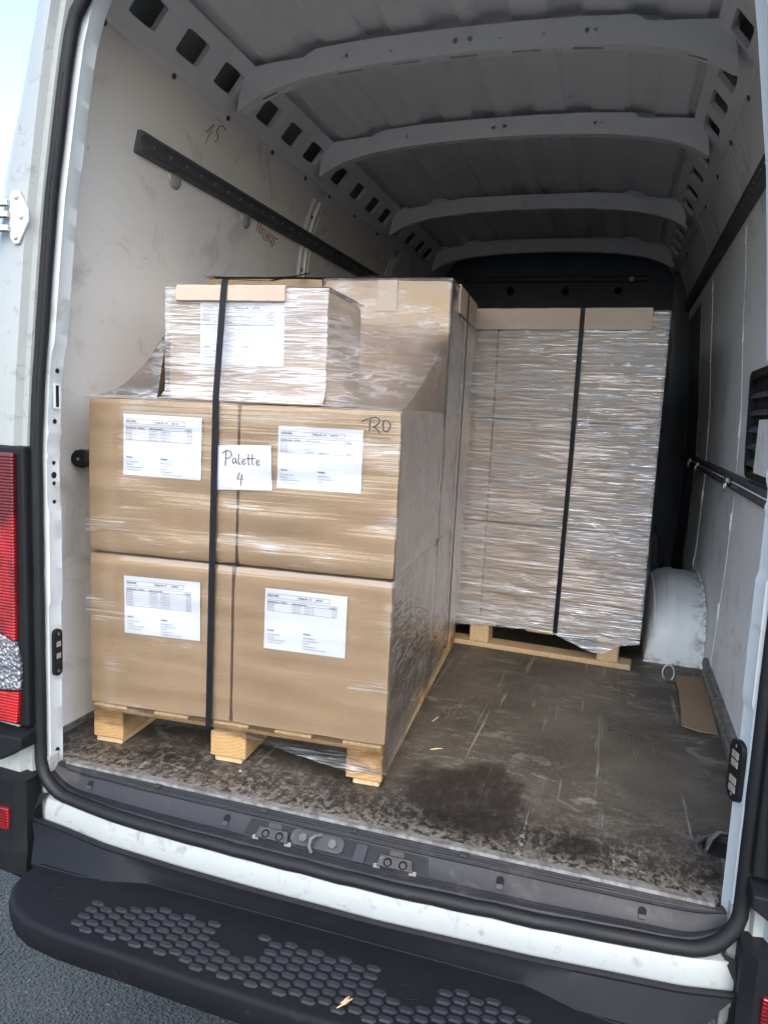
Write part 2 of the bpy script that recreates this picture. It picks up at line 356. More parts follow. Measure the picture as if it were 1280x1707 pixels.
# floor
MB().box(-.92, .92, -.004, YB, -.02, 0).build('cargo_floor', 'floor_ply', van)
MB().loft([[(x, -.024, -.003), (x, -.022, .0035), (x, -.004, .0035), (x, -.002, .0005)] for x in [-.765+.051*k for k in range(31)]]).build('floor_edge_strip', 'alu', van)

# body shell (outer skin, closed except at the back)
zs = [-.08,-.03,0,.3,.6,.8,1.0,1.2,1.32,1.43,1.5,1.57,1.68,1.79,1.87,1.95,2.0]
def rear_sec(z, sgn):
    o = lerp([(a, b) for a, b in OPEN[:11]], min(z, 1.763)); u = lerp(OUT, z)
    if z > 1.80: o = o - (z-1.80)*1.1
    return [(sgn*k, y, z) for k, y in ((o+.026,-.055),(o+.034,-.074),(o+.052,-.070),(o+.060,-.088),(max(u-.055, o+.065),-.082),(max(u-.012, o+.07),-.05),(u+.02,.06),(u+.055,.3),(u+.06,2),(u+.06,YB+.6))]
for sg in (-1, 1):
    MB().loft([rear_sec(z, sg) for z in zs]).build('body_side', 'white_outside', van, smooth=40)
MB().loft([[(x, y, zz) for y in (-.06, 0, .3, YB+.6)] for x, zz in [(-.80,1.99),(-.72,2.03),(-.5,2.075),(-.2,2.09),(.2,2.09),(.5,2.075),(.72,2.03),(.80,1.99)]]).build('body_roof', 'white_outside', van, smooth=40)
hd = []
for x in [-.63+.07*k for k in range(19)]:
    zz = [a for a, b in OPEN if b <= abs(x)+1e-6]; zb = min(lerp(sorted((b, a) for a, b in OPEN if a > 1.75), abs(x)), 1.868)
    hd.append([(x, 0., zb), (x, -.055, zb), (x, -.07, zb+.03), (x, -.08, zb+.06), (x, -.06, 2.06)])
MB().loft(hd).build('door_header', 'white_paint', van, smooth=50)

# rear pillars: inner strip from the seal to the load bay
for sg in (-1, 1):
    secs = []
    z = -.045
    while z <= 1.80:
        o = lerp(OPEN, z); bulge = 0
        if .82 < z < .845 or .775 < z < .79: bulge = .003
        if z > 1.02: bulge = .006*min(1, (z-1.02)/.03)
        if .42 < z < .66: bulge = .004
        o -= bulge; tl = .013 if sg > 0 else 0
        secs.append([(sg*(o+.13), .03, z), (sg*(o+.03), .004 + .004*nz(z*9, 1, sg), z), (sg*(o+.004-tl), .001 + .003*nz(z*14, 2, sg), z), (sg*(o-tl), -.005, z), (sg*(o+.001-tl*.4), -.035, z), (sg*(o-.003), -.05, z), (sg*(o+.02), -.056, z), (sg*(o+.04), -.05, z)])
        z += .012
    pil = MB().loft(secs).build('pillar_left' if sg < 0 else 'pillar_right', 'white_paint', van, smooth=35)
    pil['label'] = 'scuffed white rear pillar on the %s of the door opening' % ('left' if sg < 0 else 'right')
    for zz, r_ in ((.985,.006),(.865,.006),(.765,.005),(.735,.008),(.715,.005),(.67,.005),(.03,.007),(1.36,.004)):
        MB().disc((sg*(lerp(OPEN, zz)+.0005), -.024, zz), (-sg,0,0), r_, .0012).build('pillar_hole', 'blackhole', pil)
    MB().plate(rrect(-.034,-.014,.895,.955,.004), [rrect(-.030,-.017,.899,.951,.003)], lambda y, z: (sg*(.779-(z-.95)*-.0), y, z), (-sg*.004,0,0)).build('slot_rim', 'white_paint', pil)
    MB().box(*sorted((sg*.781, sg*.7775)), -.031, -.016, .898, .952).build('slot', 'blackhole', pil)
    zc = .29 if sg < 0 else .28
    tx = lambda y, off: sg*(.7905-off-(.32*(y+.05) if sg > 0 else 0))
    y0, y1 = (-.042, .004) if sg > 0 else (-.040, -.012)
    q = MB().prism(rrect(y0, y1, zc-.060, zc+.060, (y1-y0)*.46), lambda y, z: (tx(y, 0), y, z), (-sg*.010,0,0)).build('courtesy_lamp', 'black_plastic', pil, bevel=.002)
    yc = (y0+y1)/2; hw = (y1-y0)*.24
    for dz in ((-.008, .022) if sg < 0 else (-.036,-.019,.014,.031)):
        MB().add([(tx(a, .0115), a, zc+dz+b) for a, b in ((yc-hw,-.0065),(yc+hw,-.0065),(yc+hw,.0065),(yc-hw,.0065))] + [(tx(a, .0095), a, zc+dz+b) for a, b in ((yc-hw,-.0065),(yc+hw,-.0065),(yc+hw,.0065),(yc-hw,.0065))], [(0,1,2,3),(4,7,6,5),(0,4,5,1),(1,5,6,2),(2,6,7,3),(3,7,4,0)]).build('lamp_diode', 'led', q)
    for dz in (-.048, .048): MB().disc((tx(yc, .0100), yc, zc+dz), (-sg,0,0), .004, .002).build('screw', 'dark_steel', q)
    if sg > 0:
        MB().plate([(.815,.40),(.786,.43),(.779,.47),(.7735,.505),(.774,.545),(.781,.585),(.797,.615),(.815,.63)], [circ(.794,.537,.0085,14)], lambda x, z: (x, .006, z), (0,.0015,0)).build('pillar_gusset', 'white_paint', pil)

YS = [(-.80,-.068),(-.704,-.080),(-.568,-.103),(-.37,-.115),(-.186,-.121),(.12,-.124),(.44,-.112),(.709,-.090),(.80,-.070)]   # the rear edge bows out in the middle
ysl = lambda x: lerp(YS, x)
# door seal: one rubber tube round the whole opening
pth = []
for z in [.06+.04*k for k in range(43)]: pth.append((-lerp(OPEN, z)-.012, -.068, z))
for x in [-.60+.06*k for k in range(21)]: pth.append((x, -.068, min(1.885, lerp(sorted((b, a) for a, b in OPEN if a > 1.78), abs(x))+.012)))
for z in reversed([.06+.04*k for k in range(43)]): pth.append((lerp(OPEN, z)+.012, -.068, z))
for k in range(1, 8):
    a = R(90*k/8); pth.append((.702+.10*math.cos(a), -.068-.022*math.sin(a), .043-.10*math.sin(a)))
for k in range(34): x = .68-.04121*k; pth.append((x, ysl(x)+.003*nz(k*.9, 3, 0), -.058+.003*nz(k*.7, 1, 5)))
for k in range(7, 0, -1):
    a = R(90*k/8); pth.append((-.702-.10*math.cos(a), -.068-.012*math.sin(a), .043-.10*math.sin(a)))
seal = MB().tube(pth, [.0148+.0012*nz(k*.6, 2, 7) for k in range(len(pth))], 12, loop=True).build('door_seal', 'rubber', van, smooth=60)
MB().tube([(p[0]*.995, p[1]-.012, p[2]) for p in pth[3:40]], .004, 6).build('seal_lip', 'rubber', seal, smooth=60)

# door sill: grooved black moulding stepping down to the seal
prof = [(-.22,-.006),(0,-.003)]
for k in range(3): q = .012+.085*k; prof += [(q,-.004-.0012*k),(q+.018,-.0095-.0012*k),(q+.048,-.0095-.0012*k),(q+.066,-.004-.0012*k)]
prof += [(.275,-.008),(.290,-.014),(.255,-.018),(.280,-.022),(.43,-.034),(.58,-.046)]
for k in range(4): q = .61+.088*k; prof += [(q,-.0475),(q+.02,-.0535),(q+.052,-.0535),(q+.070,-.0475)]
prof += [(.98,-.050),(1.02,-.056),(1.05,-.072)]
yq = lambda x, q: -.022 + q*(ysl(x)+.036)
def sill_x(x0, x1, n): return [x0+(x1-x0)*k/n for k in range(n+1)]
def sillsec(x):
    e = max(0, (abs(x)-.70)/.09); e = e*e
    return [(x, yq(x, q)+.0012*nz(x*6, q*6, 0), z*(1-.8*e) + .0015*nz(x*9, 2, q*4)) for q, z in prof]
sill = MB().loft([sillsec(x) for x in sill_x(-.785,.785,90)]).build('door_sill', 'sill_plastic', van, smooth=30)
def fp(off): return lambda x, t: (x, yq(x, .28+.30*t)-.68*off, -.022-.024*t+.73*off)     # a point on the sloping face of the sill
FN = (0,-.68,.73)
def fd(d): return tuple(d*k for k in FN)
for x in (-.675,-.285,.352,.632):
    MB().prism(rrect(x-.008,x+.008,.12,.62,.0079,4) if 0 else [(x+.008*math.cos(R(a)), .36+.26*math.sin(R(a))) for a in range(0,181,20)]+[(x-.008,.15),(x+.008,.15)], lambda a, t: fp(.0008)(a, .72-t), fd(.0008)).build('sill_slot', 'blackhole', sill)
    MB().prism([(x-.0072,.58),(x+.0072,.58),(x+.0068,.86),(x-.0068,.86)], fp(.001), fd(.003)).build('slot_tongue', 'grimy_steel', sill, bevel=.0006)
for x in (-.49,-.20,.02,.27,.52): MB().box(x-.009, x+.009, yq(x, .22), yq(x, .04), -.006, -.0012).build('sill_clip', 'grimy_steel', sill, bevel=.001)
# lock pocket in the middle of the sill
MB().prism([(-.225,-.02),(.195,-.02),(.203,.98),(-.232,.98)], fp(.0008), fd(.0008)).build('lock_pocket', 'rubber', sill)
for x in (-.160, .130):
    b = MB().plate([(x-.040,1.08),(x-.036,.40),(x+.034,.40),(x+.040,1.08)], [[(x+c_+.0095*math.cos(R(a)), .78+.26*math.sin(R(a))) for a in range(0,360,36)] for c_ in (-.017,.017)], fp(.004), fd(.006)).build('latch_bracket', 'grimy_steel', sill, bevel=.001)
    MB().prism(rrect(x-.017,x+.013,.02,.34,.003) if 0 else [(x-.017,.02),(x+.013,.02),(x+.015,.34),(x-.018,.34)], fp(.002), fd(.0015)).build('paint_patch', 'grimy_steel', b)
    for dx in (-.017, .017): MB().disc(fp(.005)(x+dx, .80), FN, .0078, .005, 12, .006).build('bolt', 'grimy_steel', b)
    for dx in (-.040, .040): MB().prism([(x+dx-.007,.95),(x+dx+.007,.95),(x+dx+.008,1.22),(x+dx-.008,1.22)], fp(.0025), fd(.0012)).build('paint_chip', 'alu', b)
st_ = MB().prism([(-.115+.006,-.0),(.0,.0),(.008,.25),(.008,.75),(-.002,.98),(-.108,.98),(-.118,.7),(-.118,.25)], fp(.003), fd(.0025)).build('striker_plate', 'grimy_steel', sill, bevel=.0008)
for x in (-.088,-.018): MB().disc(fp(.005)(x, .5), FN, .010, .006, 6).build('bolt', 'dark_steel', st_)
MB().tube([fp(o_)(x_, t_) for x_, t_, o_ in ((-.048,.10,.006),(-.058,.25,.016),(-.066,.55,.020),(-.066,.95,.017),(-.060,1.25,.008))], .0052, 8).build('striker_hook', 'dark_steel', st_, smooth=50)
MB().prism([(.036,.05),(.062,.05),(.060,1.15),(.032,1.15)], fp(.003), fd(.003)).build('sill_tab', 'stud_plastic', sill, bevel=.0008)

# painted panel under the seal
MB().loft([[(x, ysl(x)+.010, -.066), (x, ysl(x)-.006, -.071-.002*nz(x*7,0,0)), (x, ysl(x)-.013+.001*nz(x*11,4,0), -.086), (x, ysl(x)-.016, -.112), (x, ysl(x)-.012, -.16)] for x in sill_x(-.775,.80,60)]).build('rear_crossmember', 'white_outside', van, smooth=40)
for sg in (-1, 1):
    MB().loft([[(sg*.775, -.07, -.06),(sg*.80,-.076,-.065),(sg*.815,-.06,-.07),(sg*.83,-.05,-.07)],[(sg*.80,-.098,-.10),(sg*.812,-.098,-.10),(sg*.818,-.07,-.10),(sg*.84,-.05,-.10)],[(sg*.80,-.105,-.17),(sg*.812,-.105,-.17),(sg*.818,-.07,-.17),(sg*.84,-.05,-.17)]]).build('crossmember_end', 'black_plastic', van, smooth=50)

for sg in (-1, 1): MB().box(*sorted((sg*.785, sg*.87)), -.062, -.02, -.24, .03).build('corner_sheet', 'white_outside', van, bevel=.006)

# bumper with its step
SZ = -.165
bump_y = lambda x: -.155 - .035*min(1, max(0, (abs(x)-.44)/.13))**1.3
bm_ = MB().loft([[(x, ysl(x)-.008, -.135), (x, ysl(x)-.0195, -.120), (x, ysl(x)-.030, -.1175), (x, ysl(x)-.0345, -.121), (x, ysl(x)-.034, -.126), (x*.955, .6*(ysl(x)-.032)+.4*bump_y(x), -.142), (x*.905, bump_y(x), SZ-.003), (x*.90, bump_y(x)+.01, SZ-.05)] for x in sill_x(-.80,.80,64)]).build('bumper', 'black_plastic', van, smooth=35)
outline = []
cs = lambda x, y: (.5107+(x-.5107)*.9688, -1.4973+(y+1.4973)*.9688)   # the plan measured at z -.2, brought up to the step's height
half = [(.745,-.135),(.752,-.19),(.742,-.232),(.715,-.268),(.675,-.298),(.625,-.317),(.545,-.327),(.375,-.331),(.2,-.338),(0,-.342)]
half = [(-cs(-a, b)[0], cs(-a, b)[1]) for a, b in half]
poly = [(-a, b) for a, b in half] + [(a, b) for a, b in reversed(half[:-1])]
lo = [(x*1.0, y) for x, y in poly]
def ins(p, k): x, y = p; return (x*(1-k*1.1), y + (k*.9 if y < -.2 else 0))
rows = []
for k, zz in ((.016,-.2000),(.010,-.2004),(.005,-.2022),(.0015,-.2062),(0,-.212),(.001,-.245),(.006,-.262),(.02,-.268)):
    q = [ins(p, k) for p in poly]; rows.append([(x, y, zz+.2+SZ) for x, y in q])
stp = MB(); stp.loft(rows)
top = rows[0]; stp.add(top + [(.71,-.130,SZ),(-.71,-.130,SZ)], [tuple(range(len(top)+2))])
step = stp.build('bumper_step', 'step_plastic', bm_, smooth=40)
for cx_ in (-.62,-.162,.207,.62):
    MB().tube([(*cs(cx_+.030*math.cos(t*math.pi/12), -.215+.018*math.sin(t*math.pi/12)), SZ+.0005) for t in range(24)], .0011, 5, loop=True).build('cap_ring', 'step_plastic', step)
MB().tube([(x, bump_y(x)-.002, SZ+.0002) for x in sill_x(-.70,.70,60)], .0014, 5).build('step_seam', 'stud_plastic', step)
hexp = [(-.0138,.0),(-.0088,.0048),(.0088,.0048),(.0138,0),(.0088,-.0048),(-.0088,-.0048)]
me = MB().loft([[(x*1.16,y*1.4,-.0004) for x, y in hexp],[(x,y,.0046) for x, y in hexp]], True, True).build('tread_stud', 'stud_plastic', mesh_only=True)
def front_edge(x): return lerp([(0,-.342),(.2,-.338),(.375,-.331),(.545,-.327),(.625,-.317)], abs(x))
cnt = 0
for i in range(-19, 20):
    x = i*.0305 + .003
    for j in range(0, 10):
        y = -.182 - j*.0226 - (.0113 if i % 2 else 0)
        if y < front_edge(x) + .030: continue
        if abs(x) > .545 or (abs(x) > .40 and y > -.182 - (abs(x)-.40)*.28): continue
        if any(((x-c_)/.060)**2 + ((y+.208)/.036)**2 < 1 for c_ in (-.162,.207)): continue
        if any(abs(x-c_) < .040 and y > -.215 for c_ in (-.162,.207)): continue
        o = bpy.data.objects.new('tread_stud', me); link(o, step, Matrix.Translation((*cs(x, y), SZ))); cnt += 1
# bumper corners, body corner pieces and lamps, both sides
for sg in (-1, 1):
    def X_(a, b): return tuple(sorted((sg*a, sg*b)))
    bc = MB().loft([[(sg*a, y, zz) for a, y in ((.800,-.07),(.802,-.118),(.825,-.135),(.90,-.13),(.97,-.10),(1.01,-.03),(1.03,.25))] for zz in (-.012,-.02,-.05,-.2)] + [[(sg*a, y, zz) for a, y in ((.79,-.07),(.80,-.125),(.825,-.135),(.90,-.13),(.97,-.10),(1.01,-.03),(1.03,.25))] for zz in (-.22,-.255)] + [[(sg*a, y, -.29) for a, y in ((.79,-.03),(.80,-.085),(.84,-.10),(.90,-.09),(.95,-.06),(.99,.0),(1.0,.25))]]).build('bumper_corner', 'black_plastic', bm_, smooth=35)
    MB().add([(sg*.800,-.04,-.012),(sg*.802,-.118,-.012),(sg*.825,-.135,-.012),(sg*.9,-.13,-.012),(sg*.97,-.10,-.012),(sg*1.01,-.03,-.012),(sg*1.0,.1,-.012)], [(0,1,2,3,4,5,6)]).build('corner_top', 'black_plastic', bc)
    MB().box(*X_(.838,.93), -.1405, -.128, -.138, -.082).build('reflector', 'lens_red', bc, bevel=.003)
    hs = MB().box(*X_(.806,.99), -.102, -.06, .118, .805).build('tail_light', 'black_plastic', van, bevel=.006)
    hs['label'] = 'red and clear tail light at the %s rear corner' % ('left' if sg < 0 else 'right')
    to = lambda a, z: (sg*a, -.1005, z)
    MB().prism([(.826,.79),(.985,.79),(.985,.365),(.9,.36),(.832,.335),(.830,.42)], to, (0,-.014,0)).build('red_lens', 'lens_red', hs, bevel=.004)
    MB().prism([(.833,.332),(.9,.356),(.985,.361),(.985,.207),(.9,.205),(.822,.213),(.820,.28)], to, (0,-.012,0)).build('clear_lens', 'lens_clear', hs, bevel=.003)
    MB().prism([(.824,.209),(.9,.201),(.985,.203),(.985,.125),(.832,.127)], to, (0,-.013,0)).build('red_lens', 'lens_red', hs, bevel=.003)
    for zz in (.72,.60,.48): MB().prism([(.829,zz),(.985,zz+.075),(.985,zz+.078),(.829,zz+.004)], lambda a, z: (sg*a, -.1142, z), (0,-.0012,0)).build('lens_rib', 'lens_red', hs)
    MB().loft([[(sg*a, -.075, z0) for a, z0 in ((.803,.112),(.99,.112),(.99,.028),(.87,.028),(.803,.07))], [(sg*a, -.128, z0) for a, z0 in ((.806,.100),(.99,.092),(.99,.034),(.87,.034),(.806,.075))]], True, True).build('lamp_base_trim', 'black_plastic', van, bevel=.003)
    MB().disc((sg*.868,-.10,-.022), (0,-1,0), .009, .008).build('corner_bolt', 'steel', van)
    # hinge
    hp = [(.806,1.28),(.818,1.335),(.803,1.372),(.790,1.372),(.783,1.36)] 
    hg = MB().prism([(.828,1.262),(.842,1.262),(.852,1.277),(.852,1.362),(.842,1.378),(.826,1.378),(.800,1.335),(.800,1.31)], lambda a, z: (sg*(a-.012), -.089, z), (0,-.006,0)).build('door_hinge', 'white_paint', van, bevel=.002)
    for a, z in ((.822,1.278),(.806,1.322),(.818,1.365)): MB().disc((sg*a,-.095,z), (0,-1,0), .0085, .006, 12, .006).build('bolt', 'white_paint', hg, smooth=40)
    for z in (1.295, 1.325, 1.35):
        MB().loft([[(sg*.836,-.093,z-.007),(sg*.836,-.105,z-.007),(sg*.836,-.105,z+.007),(sg*.836,-.093,z+.007)],[(sg*.90,-.10,z-.009),(sg*.90,-.118,z-.009),(sg*.90,-.118,z+.009),(sg*.90,-.10,z+.009)]], True, True).build('hinge_arm', 'steel', hg, bevel=.002)
    MB().tube([(sg*.872,-.112,1.275),(sg*.872,-.112,1.37)], .008, 10).build('hinge_pin', 'steel', hg, smooth=50)

# side panelling
def wall_part(name, mat, sg, y0, y1, z0, z1, off=0., ny=6, th=.006, smooth=60):
    mb = MB(); zl = [z0+(z1-z0)*k/24 for k in range(25)]
    mb.loft([[(sg*(wall(z)-off), y0+(y1-y0)*k/ny, z) for z in zl] for k in range(ny+1)])
    for yy in (y0, y1): mb.loft([[(sg*(wall(z)-off), yy, z) for z in zl], [(sg*(wall(z)-off+th), yy, z) for z in zl]])
    return mb.build(name, mat, van, smooth=smooth, norm=False)
lp = []
for y0, y1 in ((.0,1.50),(1.62,2.62),(2.74,YB)): lp.append(wall_part('side_panel', 'panel_left', -1, y0, y1, 0, 1.856))
rp = []
for y0, y1 in ((.0,1.292),(1.308,2.242),(2.258,3.3),(3.31,YB)): rp.append(wall_part('side_panel', 'panel_right', 1, y0, y1, 0, 1.856))
lp[0]['label'] = 'scuffed rear wall panel with red handwriting'
for sg in (-1, 1): wall_part('wall_frame', 'grey_paint', sg, 0, YB, 0, 1.858, -.02, 2)
for yc in (1.56, 2.68):
    mb = MB(); zl = [.05*k for k in range(37)]
    mb.loft([[(-(wall(z)+.008-dx), yc+dy, z) for dx, dy in ((0,-.06),(.004,-.045),(.012,-.035),(.012,-.02),(.002,-.012),(.002,.012),(.012,.02),(.012,.035),(.004,.045),(0,.06))] for z in zl])
    po = mb.build('wall_post', 'grey_paint', van, smooth=35)
    for zz in (1.74, 1.52): MB().disc((-(wall(zz)+.0055), yc, zz), (1,0,0), .012, .001).build('post_hole', 'blackhole', po)
for y in (.15,.45,.755,1.075,1.375,1.63,1.95,2.3): MB().disc((-wall(1.838)+.001, y, 1.838), (1,0,-.3), .008, .004).build('screw', 'dark_steel', lp[0] if y < 1.5 else lp[1])
for y in (.9,1.25,1.6,2.0,2.4,2.9): MB().disc((wall(1.838)-.001, y, 1.838), (-1,0,-.3), .008, .004).build('screw', 'dark_steel', rp[0] if y < 1.3 else rp[1] if y < 2.25 else rp[2])
for (y, z) in ((.575,1.605),(1.03,1.60)):
    mb = MB(); secs = []
    for k in range(6):
        a = R(90*k/5); secs.append([(-(wall(z)-.010*math.sin(a)), y+.034*math.cos(a)*math.cos(2*math.pi*t/16), z+.034*math.cos(a)*math.sin(2*math.pi*t/16)) for t in range(16)])
    mb.loft(secs, True); mb.build('panel_dome', 'dome_shaded_grey', lp[0], smooth=60)
for sg in (1,):
    for yc, pnl in ((1.30, rp[0]), (2.25, rp[1])):
        MB().tube([(wall(z)-.001, yc+.004*nz(z*5,1,yc), z) for z in [.06+.06*k for k in range(30)]], .002, 6, sq=1).build('joint_bead', 'panel_right', pnl, smooth=60)
        for k in range(5):
            z = .25+.32*k; MB().box(wall(z)-.006, wall(z)+.002, yc-.007, yc+.007, z, z+.06).build('joint_clip', 'panel_right', pnl, bevel=.003)
# red handwriting on the left panel
def stroke(mb, pts, r, to3):
    mb.tube([to3(*p) for p in pts], r, 5)
def lw(y, z): return (-(wall(z)-.0012), y, z)
fx = MB()
stroke(fx, [(.676,1.768),(.70,1.800),(.696,1.775),(.688,1.737)], .0014, lw)
stroke(fx, [(.728,1.805),(.748,1.812),(.767,1.807)], .0014, lw); stroke(fx, [(.730,1.805),(.724,1.787),(.736,1.783),(.745,1.772),(.738,1.760),(.730,1.763)], .0014, lw)
nb = MB(); pts = []
random.seed(3)
for k in range(16): pts.append((1.115+.010*k, 1.60 - .003*k + (.022 if k % 2 else -.022)*(1-.03*k) + random.uniform(-.006,.006)))
stroke(nb, pts, .0011, lw)
stroke(nb, [(1.205,1.60),(1.215,1.575),(1.225,1.597),(1.235,1.578),(1.245,1.595),(1.255,1.575),(1.262,1.592),(1.268,1.56)], .0010, lw); stroke(nb, [(1.282,1.588),(1.288,1.583)], .003, lw)
fx.build('handwriting', 'ink_red', lp[0])['label'] = 'red number 15'; nb.build('handwriting', 'ink_red', lp[0])['label'] = 'red scribble'

# lashing rails
def rail(name, sg, y0, y1, z0, z1, dep, holes, mat='dark_steel'):
    zm = (z0+z1)/2; xw = wall(zm)
    mb = MB(); mb.loft([[(sg*(xw+.004), y, z0), (sg*(xw-dep*.8), y, z0+.002), (sg*(xw-dep), y, z0+.012), (sg*(xw-dep*.72), y, zm-.006), (sg*(xw-dep*.72), y, zm+.006), (sg*(xw-dep), y, z1-.012), (sg*(xw-dep*.8), y, z1-.002), (sg*(xw+.004), y, z1)] for y in (y0, y1)], True, True)
    o = mb.build(name, mat, van, smooth=30)
    y = y0+.06; k = 0
    me_ = MB().disc((0,0,0), (-sg,0,0), .0042, .003, 8, .003).build('rail_rivet', 'steel', mesh_only=True)
    while y < y1-.03:
        q = bpy.data.objects.new('rail_rivet', me_); link(q, o, Matrix.Translation((sg*(xw-dep*.72), y, zm))); k += 1
        y += holes
    return o
rail('lashing_rail', -1, .37, YB-.05, 1.612, 1.672, .03, .085)['label'] = 'dark upper lashing rail along the left wall'
rail('lashing_rail', 1, .35, YB-.05, 1.612, 1.672, .03, .06)['label'] = 'dark upper lashing rail along the right wall'
wr = rail('lashing_rail', 1, .30, YB-.10, .715, .768, .024, .030); wr['label'] = 'dark waist-high lashing rail along the right wall'
for yy in (1.28, 2.35, 2.75):
    f = MB().box(wall(.74)-.040, wall(.74)-.022, yy-.03, yy+.03, .735, .755).build('lashing_fitting', 'steel', wr, bevel=.005)
    MB().tube([(wall(.74)-.036, yy+.020*math.cos(t*math.pi/8), .727+.024*math.sin(t*math.pi/8)) for t in range(16)], .0035, 6, loop=True).build('lashing_ring', 'steel', f, smooth=60)
lw_ = MB().box(-wall(.76)-.002, -wall(.76)+.04, .185, 2.2, .738, .782).build('lashing_rail', 'dark_steel', van, bevel=.004)
lw_['label'] = 'waist rail on the left wall ending in a round black cap'
cp_ = MB().disc((-wall(.76)+.024, .19, .76), (.15,-1,0), .026, .022, 18, .023).build('rail_end_cap', 'black_plastic', lw_, smooth=40, bevel=.003)
MB().disc((-wall(.76)+.0275, .1675, .76), (.15,-1,0), .004, .002, 8).build('screw', 'steel', cp_)
# right kick strip
ks = MB().loft([[(.905, y, .002),(.874, y, .002),(.872, y, .03),(.878, y, .036),(.878, y, .044),(.872, y, .050),(.874, y, .074),(.905, y, .080)] for y in (.06, 1.40)], True, True).build('kick_rail', 'alu', van, smooth=30)
me_ = MB().disc((0,0,0), (-1,0,0), .0035, .0015, 8).build('rail_hole', 'blackhole', mesh_only=True)
for k in range(40): link(bpy.data.objects.new('rail_hole', me_), ks, Matrix.Translation((.8785, .09+.033*k, .040)))
MB().loft([[(-.905, y, .001),(-.885, y, .001),(-.885, y, .018),(-.905, y, .022)] for y in (.04, 1.6)], True, True).build('floor_angle', 'alu', van)
# vent in the right wall
vg = MB().plate(rrect(.55,1.04,.775,1.095,.05,5), [rrect(.575,1.015,.80,1.07,.035,5)], lambda y, z: (wall(z)-.018, y, z), (.022,0,0)).build('wall_vent', 'black_plastic', van, bevel=.002)
MB().prism(rrect(.56,1.03,.785,1.085,.04,5), lambda y, z: (wall(z)-.0025, y, z), (.002,0,0)).build('vent_back', 'black_plastic', vg)
for k in range(5):
    z = .825+.05*k
    MB().loft([[(wall(z)-.002, y, z),(wall(z)-.016, y, z-.012),(wall(z)-.017, y, z-.007),(wall(z)-.004, y, z+.006)] for y in (.575, 1.012)], True, True).build('vent_slat', 'dark_steel', vg)
MB().box(wall(.9)-.020, wall(.9)-.0185, .58, .83, .80, .95).build('vent_cover', 'panel_right', vg)

# right wheel arch
mb = MB(); secs = []
for k in range(33):
    th = math.pi*k/32; yy = 1.93 - .43*math.cos(th); hh = .285*max(0, math.sin(th))**.55
    fl = .012*max(0, 1-hh/.05)
    inn = .672
    sec = [(inn-fl, yy, 0.001), (inn+.004, yy, hh*.35), (inn+.012, yy, hh*.70), (inn+.030, yy, hh*.88), (inn+.058, yy, hh*.965), (inn+.075, yy, hh*.972), (inn+.079, yy, hh*1.0), (inn+.11, yy, hh*1.01), (inn+.115, yy, hh*.985), (inn+.17, yy, hh*.99), (.915, yy, hh*.98)]
    sec = [(a+.005*nz(a*14, b*10, c_*12)*(c_ > .01), b+.008*nz(a*9, b*9+4, c_*11)*(c_ > .01), c_*(1+.04*nz(a*12, b*8, 2))) for a, b, c_ in sec]
    secs.append(sec)
mb.loft(secs); arch = mb.build('wheel_arch', 'arch_paint', van, smooth=45)
MB().tube([(.882, 1.93-.445*math.cos(math.pi*k/16), .295*max(0, math.sin(math.pi*k/16))**.55+.004) for k in range(17)], .006, 6).build('arch_weld', 'arch_paint', arch, smooth=60)
MB().tube([(.705-.001*k, 1.93-.428*math.cos(math.pi*k/16)-.006, .262*max(0, math.sin(math.pi*k/16))**.55+.004) for k in range(1,9)], .005, 6).build('arch_rib', 'arch_paint', arch, smooth=60)
# floor rings
fr = MB().tube([(.752+.020*math.cos(t*math.pi/9), 1.31+.006*math.sin(t*math.pi/9), .028+.028*math.sin(t*math.pi/9)) for t in range(18)], .0032, 8, loop=True).build('lashing_ring', 'steel', van, smooth=60)
fr['label'] = 'steel lashing ring on the floor beside the wheel arch'
MB().box(.728,.778,1.30,1.322,.0,.006).build('ring_clip', 'dark_steel', fr, bevel=.002)
fr = MB().disc((.795,.19,.0005), (0,0,1), .034, .0022, 24, .031).build('recessed_ring', 'blackhole', van)
fr['label'] = 'recessed lashing ring in the floor by the right pillar'
MB().tube([(.765,.155,.010),(.775,.185,.020),(.795,.212,.026),(.82,.225,.02)], [.004,.007,.007,.004], 8).build('ring_bar', 'steel', fr, smooth=60)
MB().tube([(.752,.15,.006),(.745,.18,.006),(.765,.215,.007),(.80,.235,.007)], .006, 6).build('ring_rim', 'dark_steel', fr, smooth=60)
hk = MB().tube([(-.884,.30,.19),(-.876,.29,.17),(-.872,.285,.12),(-.874,.28,.08),(-.882,.29,.06)], .006, 8).build('wall_hook', 'dark_steel', van, smooth=60)

